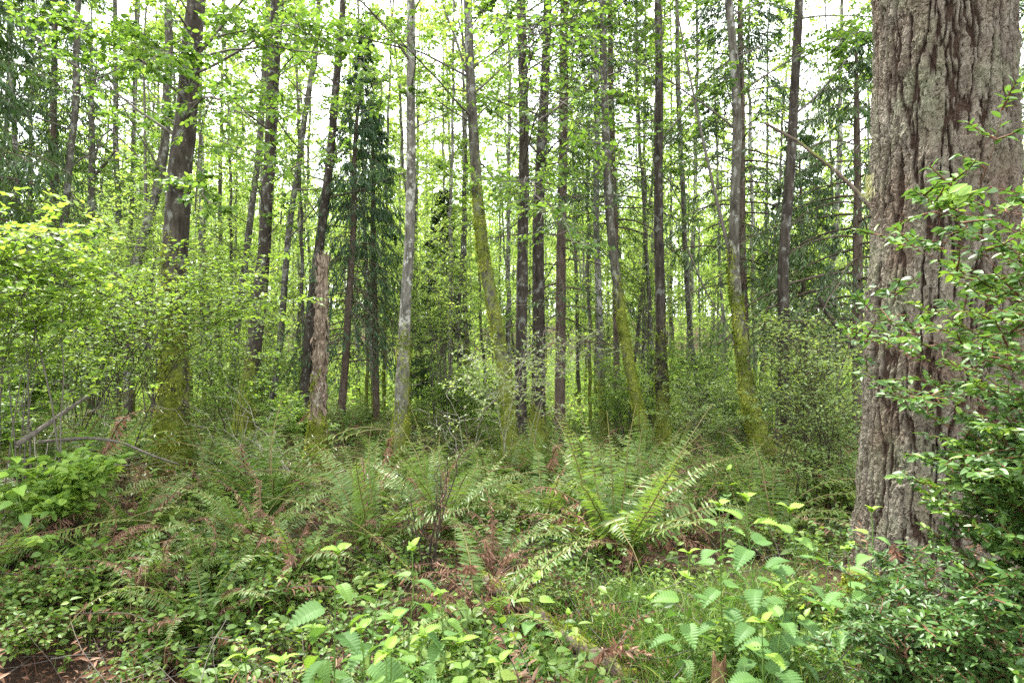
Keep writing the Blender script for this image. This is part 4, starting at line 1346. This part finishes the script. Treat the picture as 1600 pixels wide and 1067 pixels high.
shrub('salmonberry_bush', 'shaggy bush with grey-green leaves right of the straight burl-footed alder', 'shrub', gbase(1075, 12.5), [E(1085, 560, 12.5, 75, 80, .9)], 7, 8, 5, 4, 0.055, H2, 'twig', 1212, LEAF_M, tint=(.1, .7), l2=.5)
shrub('salmonberry_bush', 'leafy bush behind the massive fir on its left, half hidden', 'shrub', gbase(1330, 8), [E(1330, 650, 8, 70, 120, .6)], 6, 9, 5, 5, 0.044, H2, 'twig', 1213, LEAF_M, tint=(.1, .8))
shrub('salmonberry_bush', 'bright bush beyond the lichened dark trunk foot, low behind the twig tangle', 'shrub', gbase(560, 13), [E(560, 690, 13, 90, 30, .9)], 10, 10, 5, 5, 0.061, H1, 'twig', 1214, LEAF_M, tint=(.2, .8), l2=.5)
shrub('huckleberry_bush', 'fine twiggy bush left of the leaning twisted alder, greyish leaves', 'shrub', gbase(60, 8.5), [E(70, 590, 8.5, 110, 80, .7)], 9, 11, 5, 5, 0.044, H2, 'twig', 1215, LEAF_M, tint=(.0, .7))

for n_, (lab, ells) in enumerate([
    ('trailing bramble with three-part leaves over the dark hollow in the bottom left corner', [(60, 1000, 2.6, 90, 40)]),
    ('trailing bramble on the bank rim above the bottom left hollow', [(110, 915, 3.1, 110, 40)]),
    ('bramble with small leaves in front of the drooping pale frond by the hollow', [(270, 975, 2.8, 70, 40)]),
    ('trailing bramble among the brown fern litter in the middle of the bank', [(210, 880, 3.5, 100, 40)]),
    ('bramble runner at the bottom edge left of the lone bright nettle top', [(230, 1050, 2.4, 80, 35)]),
    ('bramble below the far left long arching frond', [(20, 940, 2.9, 70, 40)]),
    ('bramble tangled in the withered fern left of the middle nettle patch', [(430, 930, 3.0, 60, 35)]),
    ('bramble creeping under the largest fern toward the grass', [(880, 930, 3.2, 70, 30)]),
    ('bramble between the right-hand nettles and the mossy stump', [(1270, 960, 2.7, 60, 40)]),
    ('leafy bramble patch behind the right-hand nettles', [(1180, 840, 3.6, 80, 35)])]):
    a_, b_, c_, d_, e_ = ells[0]
    gx_, gy_ = at_ground(a_, b_ + 25)
    gz_ = float(ground_z(gx_, gy_))
    shrub('bramble', lab, 'plant', (gx_, gy_, gz_), [(gx_, gy_, gz_ + .13, d_ / F * c_, .3, .10)], 12, 5, 3, 4, .034, 'herb_leaf', 'red_twig', 1260 + n_, LEAF_M, l2=.5, rs=.0045, tint=(.2, .9), spread=.12, lift=.6, vert=.5)

# bushes further back: three built, then copied
UB = ('light green undergrowth bush in the shade between the rear trunks', 'undergrowth bushes between the rear trunks')
r = rg(88)
pr = []
sp = []
tries = 0
while len(sp) < 46 and tries < 5000:
    tries += 1
    y = 11.5 * math.exp(r.uniform(0, 1) * 1.25)
    x = r.uniform(-.9, .9) * y
    if all((x - a) ** 2 + (y - b) ** 2 > 1.6 for a, b in sp):
        sp.append((x, y))
for q in range(4):
    x, y = sp[q]
    z = float(ground_z(x, y))
    pr.append(shrub('undergrowth_bush', UB[0], 'shrub', (x, y, z), [(x, y, z + .95 + .2 * q, .9, .9, .6)], 15, 7, 4, 5, .062, ['pale_leaf', 'red_huckle_leaf'][q % 2], 'twig', 1300 + q, LEAF_S, tint=(.05, .9), l2=.55, group=UB[1]))
for n, (x, y) in enumerate(sp[4:]):
    copy_tree(pr[n % 4], (x, y, float(ground_z(x, y))), r.uniform(0, 6.28), r.uniform(.75, 1.35))

SP = ('slim understory sapling with sparse light leaves between the rear trunks', 'understory saplings between the rear trunks')
r = rg(881)
pr, sp, tries = [], [], 0
while len(sp) < 28 and tries < 5000:
    tries += 1
    y = 11 * math.exp(r.uniform(0, 1) * 1.15)
    x = r.uniform(-.9, .9) * y
    if all((x - a) ** 2 + (y - b) ** 2 > 2 for a, b in sp):
        sp.append((x, y))
for q in range(4):
    x, y = sp[q]
    z = float(ground_z(x, y))
    pr.append(shrub('sapling', SP[0], 'tree', (x, y, z), [(x, y, z + 1.5, 1.0, 1.0, .5), (x, y, z + 2.8 + .2 * q, 1.1, 1.1, .8), (x, y, z + 4.2, .8, .8, .7)], 7, 9, 4, 5, .075, 'far_leaf', 'twig', 1350 + q, LEAF_S, tint=(.2, 1), l2=.42, group=SP[1], lift=.7, spread=.1, flat=.3, vert=.15, rs=.02))
for n, (x, y) in enumerate(sp[4:]):
    copy_tree(pr[n % 4], (x, y, float(ground_z(x, y))), r.uniform(0, 6.28), r.uniform(.75, 1.3))

# ------------------------------------------------------------------ evergreen huckleberry in front of the fir
def tipsof(lst):
    return np.array([pt(a, b, c) for a, b, c in lst])


hk = dict(tpl=LEAF_H, vert=.22, droop=.15, flat=.45, rs=.006, bend2=(0, 0, .12), t0=.3, ang=48, n1=12, spread=.05)
shrub('evergreen_huckleberry', 'upper evergreen huckleberry boughs reaching across the massive fir trunk from the right', 'shrub', (2.35, 1.75, .1),
      [], 0, 8, 4, 11, .029, 'huckle_leaf', 'red_twig', 1401, l2=.27, l3=.5, tint=(.1, .75), lift=.55,
      tips=tipsof([(1395, 330, 1.75), (1340, 436, 1.9), (1450, 380, 1.6), (1480, 310, 1.6), (1420, 535, 1.8), (1378, 548, 2.0), (1500, 470, 1.6), (1560, 340, 1.5), (1530, 300, 1.7), (1440, 610, 1.9), (1470, 555, 1.7),
                   (1590, 420, 1.4), (1570, 500, 1.5), (1540, 580, 1.6), (1600, 360, 1.3), (1390, 600, 2.1), (1610, 560, 1.4), (1545, 420, 1.9)]), **hk)
shrub('evergreen_huckleberry', 'dense glossy evergreen huckleberry filling the right edge below the fir boughs', 'shrub', (2.0, 1.85, -.05),
      [E(1560, 800, 1.75, 110, 120, .3), E(1520, 730, 1.9, 80, 60, .25), E(1600, 690, 1.6, 70, 50, .25)], 14, 9, 4, 11, .029, 'huckle_leaf', 'red_twig', 1402, l2=.22, l3=.5, tint=(.1, .8), lift=.5, **hk)
shrub('evergreen_huckleberry', 'lowest evergreen huckleberry with shiny small leaves in the bottom right corner', 'shrub', (1.55, 1.9, -.1),
      [E(1490, 960, 1.9, 150, 80, .3), E(1570, 1010, 1.7, 110, 80, .25), E(1380, 1020, 2.15, 80, 50, .25), E(1410, 920, 2.3, 90, 40, .25)], 12, 9, 4, 11, .027, 'huckle_leaf', 'red_twig', 1403, l2=.26, l3=.5, tint=(.0, .55), lift=.4, **hk)

# fresh fan of bright new leaves on the topmost bough
nb = MB()
rr = rg(6)
for (px, py, Y, n, L) in ((1483, 312, 1.66, 17, .055),):
    c = pt(px, py, Y)
    a = rr.uniform(-2.4, 1.0, n)
    d = norm(np.stack([np.cos(a), rr.normal(0, .35, n), .55 + .3 * np.sin(a)], -1))
    stamp(nb, LEAF_H, np.repeat(c[None], n, 0) + rr.normal(0, .012, (n, 3)), frames(d, norm(UP * .6 + rr.normal(0, .4, (n, 3)) + np.array([0, -.6, 0]))), L * rr.uniform(.8, 1.2, n), rr.uniform(.85, 1, n))
par = [o for o in bpy.data.objects if o.name.startswith('evergreen_huckleberry') and o.parent is None][0]
nb.obj('new_growth', [M['huckle_leaf']], par, par.location)['label'] = 'fan of bright yellow-green new leaves'

# ------------------------------------------------------------------ wood on the ground
def logmesh(name, label, cat, pts3, r0, r1, mat, seed, moss=0., tuft=0, k=16, n=40, amp=.14):
    r_ = rg(seed)
    Q = np.array(pts3)
    tt = np.linspace(0, 1, len(Q))
    s = np.linspace(0, 1, n)
    C = np.stack([np.interp(s, tt, Q[:, q]) for q in range(3)], -1)
    loc = C[0]
    t = thing(name, label, cat, loc)
    R = np.linspace(r0, r1, n)
    tan = norm(np.gradient(C, axis=0))
    X = norm(np.cross(tan, UP))
    Z = np.cross(X, tan)
    a = np.arange(k) / k * 2 * math.pi
    ring = X[:, None] * np.cos(a)[None, :, None] + Z[:, None] * np.sin(a)[None, :, None]
    p = C[:, None] + ring * R[:, None, None]
    q = np.stack([s[:, None] * 14 + 0 * a[None], np.cos(a)[None] * 2 + 0 * s[:, None], np.sin(a)[None] * 2 + 0 * s[:, None]], -1) + seed
    rad = 1 + amp * 2 * (fbm(q, 4, seed) - .5)
    p = C[:, None] + ring * (R[:, None] * rad)[..., None]
    m = np.clip(.35 * np.sin(a)[None] + moss + (fbm(q * .6, 2, seed + 3) - .5), -1, 1)
    i, j = np.meshgrid(np.arange(n - 1), np.arange(k), indexing='ij')
    fs = [np.stack([i * k + j, i * k + (j + 1) % k, (i + 1) * k + (j + 1) % k, (i + 1) * k + j], -1).reshape(-1, 4), np.arange(k)[None], np.arange((n - 1) * k, n * k)[None]]
    mb = MB()
    mb.add(p, fs, .5, m.ravel(), 0, True)
    mb.obj('wood', [M[mat]], t, loc)
    if tuft:
        i, j = r_.integers(0, n, tuft * 5), r_.integers(0, k, tuft * 5)
        ok = m[i, j] > .45
        i, j = i[ok][:tuft], j[ok][:tuft]
        out = ring[i, j]
        D = norm(out + r_.normal(0, .5, out.shape))
        sz = .022 * r_.uniform(.5, 1.4, len(i))
        ms = MB()
        stamp(ms, BLADE, p[i, j] * 1.0 + tan[i] * r_.uniform(-.02, .02, (len(i), 1)), frames(D, norm(r_.normal(0, 1, D.shape))), np.stack([sz * .4, sz, sz], -1), r_.uniform(0, 1, len(i)))
        ms.obj('moss', [M['moss']], t, loc)
    return t


def gp(px, py, dz=0.):
    x, y = at_ground(px, py)
    return (x, y, float(ground_z(x, y)) + dz)


logmesh('fallen_log', 'rotting mossy log lying in the grass by the fresh yellow-green nettle', 'log', [gp(742, 930, .12), gp(790, 965, .11), gp(850, 1000, .08), gp(900, 1030, .06), gp(985, 1080, .03)], .05, .042, 'brown_bark', 21, .12, 420)
logmesh('fallen_branch', 'weathered branch leaning out of the bank at the left edge', 'branch', [pt(25, 695, 4.6), pt(70, 665, 4.8), pt(105, 640, 5.), pt(138, 618, 5.2)], .022, .012, 'twig', 22, 0, 0, 8, 16)
logmesh('fallen_branch', 'long thin mossy branch lying level across the left bank', 'branch', [pt(60, 690, 5.), pt(140, 683, 5.1), pt(190, 690, 5.2), pt(235, 710, 5.2), pt(280, 725, 5.3)], .015, .007, 'twig', 23, .1, 0, 8, 18)
logmesh('mossy_stump', 'low moss-covered stump beside the foot of the massive fir', 'stump', [gp(1347, 955, -.1), tuple(np.array(gp(1347, 955)) + np.array([.01, .02, .12])), tuple(np.array(gp(1347, 955)) + np.array([.015, .03, .21]))], .115, .075, 'snag_wood', 24, .7, 1500, 18, 16, .25)
# leaning dead pole between the lone dark trunk and the fir
logmesh('leaning_dead_pole', 'mossy dead pole slanting down to the massive fir in front of the sky', 'branch', [pt(1195, 192, 8.6), pt(1247, 221, 8.3), pt(1300, 262, 8.), pt(1330, 290, 7.8), pt(1362, 325, 7.6), pt(1420, 390, 7.3), pt(1500, 560, 7.0), pt(1560, 740, 6.8)], .018, .034, 'brown_bark', 25, .1, 0, 10, 46, .1)
logmesh('leaning_dead_pole', 'short dark dead pole slanting low behind the light green bush', 'branch', [pt(1275, 455, 9.), pt(1290, 485, 9.), pt(1310, 512, 8.9), pt(1345, 560, 8.8), pt(1380, 650, 8.6), pt(1400, 740, 8.5)], .03, .045, 'dark_bark', 26, 0, 0, 8, 20)

# splintered stake
def stake():
    Y = 2.75
    top = pt(1121, 1012, Y)
    gz = float(ground_z(top[0], Y)) - .05
    loc = (top[0], Y, gz)
    t = thing('broken_stake', 'splintered brown stake of rotten wood standing in the grass', 'stump', loc)
    mb = MB()
    k, n = 22, 26
    a = np.arange(k) / k * 2 * math.pi
    topz = top[2] - gz + .02 - .10 * fbm(np.stack([np.cos(a) * 2.2, np.sin(a) * 2.2, 0 * a], -1), 3, 2) - .04 * (np.cos(a - .6) > .2)
    s = np.linspace(0, 1, n)
    Z = s[:, None] * topz[None]
    rad = .044 * (1 - .32 * s[:, None]) * (1 + .5 * (fbm(np.stack([np.cos(a)[None] * 3 + 0 * Z, np.sin(a)[None] * 3 + 0 * Z, Z * 6], -1), 4, 3) - .5))
    V = np.stack([np.cos(a)[None] * rad + .012 * s[:, None], np.sin(a)[None] * rad, Z], -1)
    i, j = np.meshgrid(np.arange(n - 1), np.arange(k), indexing='ij')
    Vc = np.concatenate([V.reshape(-1, 3), [[.01, 0, topz.min() - .03]]])
    jj = np.arange(k)
    mb.add(Vc, [np.stack([i * k + j, i * k + (j + 1) % k, (i + 1) * k + (j + 1) % k, (i + 1) * k + j], -1).reshape(-1, 4), np.stack([(n - 1) * k + jj, (n - 1) * k + (jj + 1) % k, np.full(k, n * k)], -1)], .5, -.5, 0, True)
    mb.obj('stake', [M['snag_dark']], t)
    return t


M['snag_dark'] = bark_mat('rotten_brown_wood', (.04, .022, .012), (.16, .095, .05), (.34, .21, .11), 0., stretch=.1, sc=60, bd=.012)
stake()


def twigs(name, label, cat, base, tips, rad, mat, seed, m2=4, l2=.5, lift=.4, jit=.02):
    r_ = rg(seed)
    base = np.asarray(base, float)
    t = thing(name, label, cat, base)
    C = np.asarray(tips, float)
    A = np.repeat(base[None], len(C), 0) + r_.normal(0, .02, C.shape)
    B = A + (C - A) * np.array([.4, .4, .4 + lift])
    L1 = bez(A, B, C, 12) + r_.normal(0, jit, (len(C), 12, 3)) * np.linspace(0, 1, 12)[None, :, None]
    mb = MB()
    tubes(mb, L1, taper(np.full(len(C), rad), 12, .25), 5)
    p, d, tt, ix = kids(r_, L1, m2, .25, 1, 40, 14, .6)
    ln = np.linalg.norm(C - A, axis=1)
    L2 = polys(r_, p, d, ln[ix] * l2 * (1 - .6 * tt) * r_.uniform(.5, 1.1, len(p)), 6, (0, 0, .1), .3)
    tubes(mb, L2, taper(np.full(len(L2), rad * .5), 6, .3), 4)
    p, d, tt, ix = kids(r_, L2, 3, .2, 1, 40, 14, .6)
    L3 = polys(r_, p, d, r_.uniform(.04, .16, len(p)), 4, (0, 0, 0), .3)
    tubes(mb, L3, taper(np.full(len(L3), rad * .28), 4, .4), 3)
    mb.obj('twigs', [M[mat]], t, base)


twigs('bare_shrub', 'bare dark many-stemmed twigs standing behind the middle nettles', 'shrub', gp(672, 905), [pt(756, 640, 3.9), pt(700, 720, 4.), pt(715, 690, 3.8), pt(688, 760, 3.8), pt(635, 800, 3.9), pt(625, 745, 4.0)], .006, 'dark_twig', 31, 4, .3, .25)
twigs('dead_brushwood', 'bleached dead twigs sprawling across the foot of the thick dark trunk', 'branches', (*gbase(470, 6.0)[:2], gbase(470, 6.)[2] + .1), [pt(300, 640, 6.2), pt(340, 610, 6.3), pt(380, 650, 6.2), pt(280, 690, 6.), pt(250, 640, 6.3), pt(330, 560, 6.6), pt(230, 700, 6.), pt(410, 640, 6.4)], .0045, 'dead_twig', 32, 4, .4, .05, .07)
twigs('dead_brushwood', 'tangle of grey dead twigs on the left bank under the low bush', 'branches', (*gbase(60, 5.2)[:2], gbase(60, 5.2)[2] + .1), [pt(150, 640, 5.4), pt(190, 660, 5.3), pt(120, 600, 5.6), pt(210, 720, 5.2), pt(30, 620, 5.5), pt(170, 720, 5.)], .005, 'dead_twig', 33, 6, .4, .2, .05)
twigs('dead_brushwood', 'pale arching dead twigs in front of the bowed mossy alder', 'branches', gbase(730, 8.8), [pt(700, 600, 8.8), pt(660, 640, 9.), pt(775, 600, 8.6), pt(690, 650, 8.6)], .007, 'dead_twig', 34, 4, .35, .3, .05)

# ------------------------------------------------------------------ grass, herbs, litter (nobody could count them)
r = rg(55)


LOGP = np.array([gp(742, 930), gp(790, 965), gp(850, 1000), gp(900, 1030), gp(985, 1080)])[:, :2]
STK = pt(1121, 1012, 2.75)[:2]


def clear_of(x, y, rad=.13):
    """nothing grows on the log or hides the stake"""
    q = np.stack([x, y], -1)
    d = np.full(len(x), 9.)
    for a_, b_ in zip(LOGP, LOGP[1:]):
        ab = b_ - a_
        t_ = np.clip(((q - a_) @ ab) / (ab @ ab), 0, 1)
        d = np.minimum(d, np.linalg.norm(q - a_ - t_[:, None] * ab, axis=1))
    front = (np.abs(x - STK[0] * y / STK[1]) < .10) & (y < STK[1] + .05)
    return (d > rad) & ~front


def ground_pts(n, y0, y1, half=.88, p=1.):
    y = y0 * (y1 / y0) ** (r.uniform(0, 1, n) ** p)
    x = r.uniform(-half, half, n) * y
    return x, y


# litter: dead leaflets, needles and stalk bits
n = 95000
x, y = ground_pts(n, 1.9, 11)
dens = fbm(np.stack([x * .9, y * .9, 0 * x], -1), 3, 77) + .25 * np.exp(-((x + 1.5) / 1.6) ** 2)
ok = dens > r.uniform(.3, .62, n)
x, y = x[ok], y[ok]
z = ground_z(x, y) + r.gamma(1.2, .03, len(x))
s = r.uniform(.010, .036, len(x)) * (1 + y * .08)
mb = MB()
d = norm(np.stack([r.normal(0, 1, len(x)), r.normal(0, 1, len(x)), r.normal(0, .35, len(x))], -1))
w = r.uniform(.12, .6, len(x))
stamp(mb, LEAF_S, np.stack([x, y, z], -1), frames(d, norm(UP + r.normal(0, .5, d.shape))), np.stack([s * w, s, s], -1), np.clip(r.beta(1.6, 2.2, len(x)), 0, 1))
nf_ = 300                                             # whole withered fronds lying about
xf, yf = ground_pts(nf_, 2.1, 9)
okf = fbm(np.stack([xf * .9, yf * .9, 0 * xf], -1), 3, 77) + .2 * np.exp(-((xf + 1.2) / 1.6) ** 2) > .48
xf, yf = xf[okf], yf[okf]
Pf = polys(r, np.stack([xf, yf, ground_z(xf, yf) + r.uniform(.03, .2, len(xf))], -1), np.stack([r.normal(0, 1, len(xf)), r.normal(0, .8, len(xf)), r.normal(.1, .3, len(xf))], -1), r.uniform(.35, .8, len(xf)), 8, (0, 0, -.45), .2)
tubes(mb, Pf, taper(np.full(len(xf), .003), 8, .4), 3, 1, .3)
pf, df, tf, jf = kids(r, Pf, 46, .1, 1., 68, 14, .6)
df = norm(df - UP * .35 + r.normal(0, .3, df.shape))
lf_ = .055 * np.sin(np.clip(tf + .12, 0, 1) * math.pi) ** .5 * r.uniform(.5, 1.1, len(tf)) + .006
stamp(mb, LEAF_M, pf, frames(df, norm(UP + r.normal(0, .8, df.shape))), np.stack([lf_ * .4, lf_, lf_], -1), np.clip(r.uniform(.3, 1, len(xf))[jf] + r.normal(0, .15, len(tf)), 0, 1))
m = 1700
xs, ys = ground_pts(m, 2., 8)
Ps = polys(r, np.stack([xs, ys, ground_z(xs, ys) + r.uniform(.01, .12, m)], -1), np.stack([r.normal(0, 1, m), r.normal(0, 1, m), r.normal(0, .25, m)], -1), r.uniform(.08, .5, m), 5, (0, 0, -.2), .25)
tubes(mb, Ps, taper(r.uniform(.0012, .0035, m), 5, .5), 3, 1, .5)
tag(mb.obj('leaf_litter', [M['litter'], M['twig']]), 'brown litter of dead fern leaflets and twigs on the forest floor', 'litter', kind='stuff')


def cover_density(x, y):
    px = 800 + F * x / y
    d = fbm(np.stack([x * .8, y * .8, 0 * x + 4], -1), 3, 33)
    hollow = np.exp(-(((x + 1.75) / 1.25) ** 2 + ((y - 2.9) / .9) ** 2))
    return d - .02 * hollow - .06 * sstep(3.4, 2.4, y) - .07 * sstep(.2, -.6, x) * sstep(5.5, 4, y) + .08 * sstep(4, 8, y)


# low trailing leaves
n = 40000
x, y = ground_pts(n, 1.8, 22, .9)
ok = cover_density(x, y) - .06 * sstep(4.5, 2.5, y) > r.uniform(.41, .58, n)
ok &= clear_of(x, y)
x, y = x[ok], y[ok]
h = r.gamma(2., .026, len(x)) * (1 + .05 * y)
z = ground_z(x, y) + .015 + h
mb = MB()
s = r.gamma(5., .0062, len(x)) * (1 + y * .045)
a = r.uniform(0, 6.283, len(x))
tb = np.clip(fbm(np.stack([x * 1.7, y * 1.7, 0 * x], -1), 3, 12) * 1.5 - .3 + h * .6, 0, 1)
wd_ = r.choice([.55, .8, 1., 1.25], len(x))
for q in range(3):
    aa = a + q * 2.1 + r.normal(0, .25, len(x))
    d = norm(np.stack([np.cos(aa), np.sin(aa), r.normal(-.1, .3, len(x))], -1))
    stamp(mb, LEAF_M, np.stack([x, y, z], -1) + d * (s * .25)[:, None], frames(d, norm(UP + r.normal(0, .35, d.shape))), np.stack([s * wd_, s, s], -1) * r.uniform(.7, 1.15, (len(x), 1)), np.clip(tb + r.normal(0, .15, len(x)), 0, 1))
ok = y < 6
Pb = np.stack([x, y, z], -1)[ok]
A = Pb + np.stack([r.normal(0, .02, len(Pb)), r.normal(0, .02, len(Pb)), -h[ok] - .02], -1)
tubes(mb, np.stack([A, (A + Pb) / 2 + r.normal(0, .008, Pb.shape), Pb], 1), np.full((len(Pb), 3), .0013), 3, 1, .5)
tag(mb.obj('ground_cover', [M['herb_leaf'], M['green_stem']]), 'low green trailing leaves and seedlings covering the forest floor', 'ground cover', kind='stuff')

# taller soft herbs in tufts
n = 6000
x, y = ground_pts(n, 2.4, 18, .9)
ok = (cover_density(x, y) > r.uniform(.42, .62, n)) & clear_of(x, y, .2)
x, y = x[ok], y[ok]
H = r.uniform(.08, .3, len(x)) * (1 + .03 * y)
gz = ground_z(x, y)
A = np.stack([x, y, gz], -1)
L = polys(r, A, np.stack([r.normal(0, .25, len(x)), r.normal(0, .25, len(x)), np.ones(len(x))], -1), H, 5, (0, 0, -.1), .15)
mb = MB()
tubes(mb, L, taper(np.full(len(x), .0018), 5, .5), 3, 1, .5)
sz = (.028 + .0022 * y).mean()
leaves_on(r, mb, L, 9, sz, LEAF_M, .2, .4, 60, .35, (.2, .95))
tag(mb.obj('herbs', [M['herb_leaf'], M['green_stem']]), 'soft knee-high green herbs growing between the ferns', 'herbs', kind='stuff')

# grass at the lower right of the middle
n = 16000
px = r.uniform(700, 1420, n)
py = r.uniform(860, 1150, n)
yy = 1.5 / np.clip(py - 533, 60, None) * F
xx = (px - 800) / F * yy
gdn = 1.1 * np.exp(-((px - 1010) / 230) ** 2) * sstep(860, 950, py) + .3 * np.exp(-((px - 1250) / 130) ** 2)
ok = gdn * (.5 + fbm(np.stack([xx * 3, yy * 3, 0 * xx], -1), 2, 3)) > r.uniform(.1, .9, n)
ok &= clear_of(xx, yy, .1)
xx, yy = xx[ok], yy[ok]
n2 = 1600
x2, y2 = ground_pts(n2, 4.5, 12, .55)
xx, yy = np.concatenate([xx, x2]), np.concatenate([yy, y2])
n = len(xx)
A = np.stack([xx, yy, ground_z(xx, yy) - .01], -1)
hh = r.uniform(.08, .28, n)
L = polys(r, A, np.stack([r.normal(0, .35, n), r.normal(0, .35, n), np.ones(n)], -1), hh, 5, np.stack([r.normal(0, .9, n), r.normal(0, .9, n), -r.uniform(0, 1.2, n)], -1), .1)
tan = norm(np.gradient(L, axis=1))
side = norm(np.cross(tan, norm(r.normal(0, 1, (n, 1, 3)))))
w = (np.array([1, 1.1, .9, .55, .04])[None, :, None] * r.uniform(.0012, .0032, (n, 1, 1)))
V = np.stack([L - side * w, L + side * w], 2).reshape(-1, 3)
q = np.array([[2 * i, 2 * i + 1, 2 * i + 3, 2 * i + 2] for i in range(4)])
mb = MB()
mb.add(V, [((np.arange(n) * 10)[:, None, None] + q[None]).reshape(-1, 4)], np.repeat(np.clip(r.normal(.5, .22, n), 0, 1), 10))
tag(mb.obj('grass', [M['grass']]), 'fresh green grass in the clearing around the splintered stake', 'grass', kind='stuff')
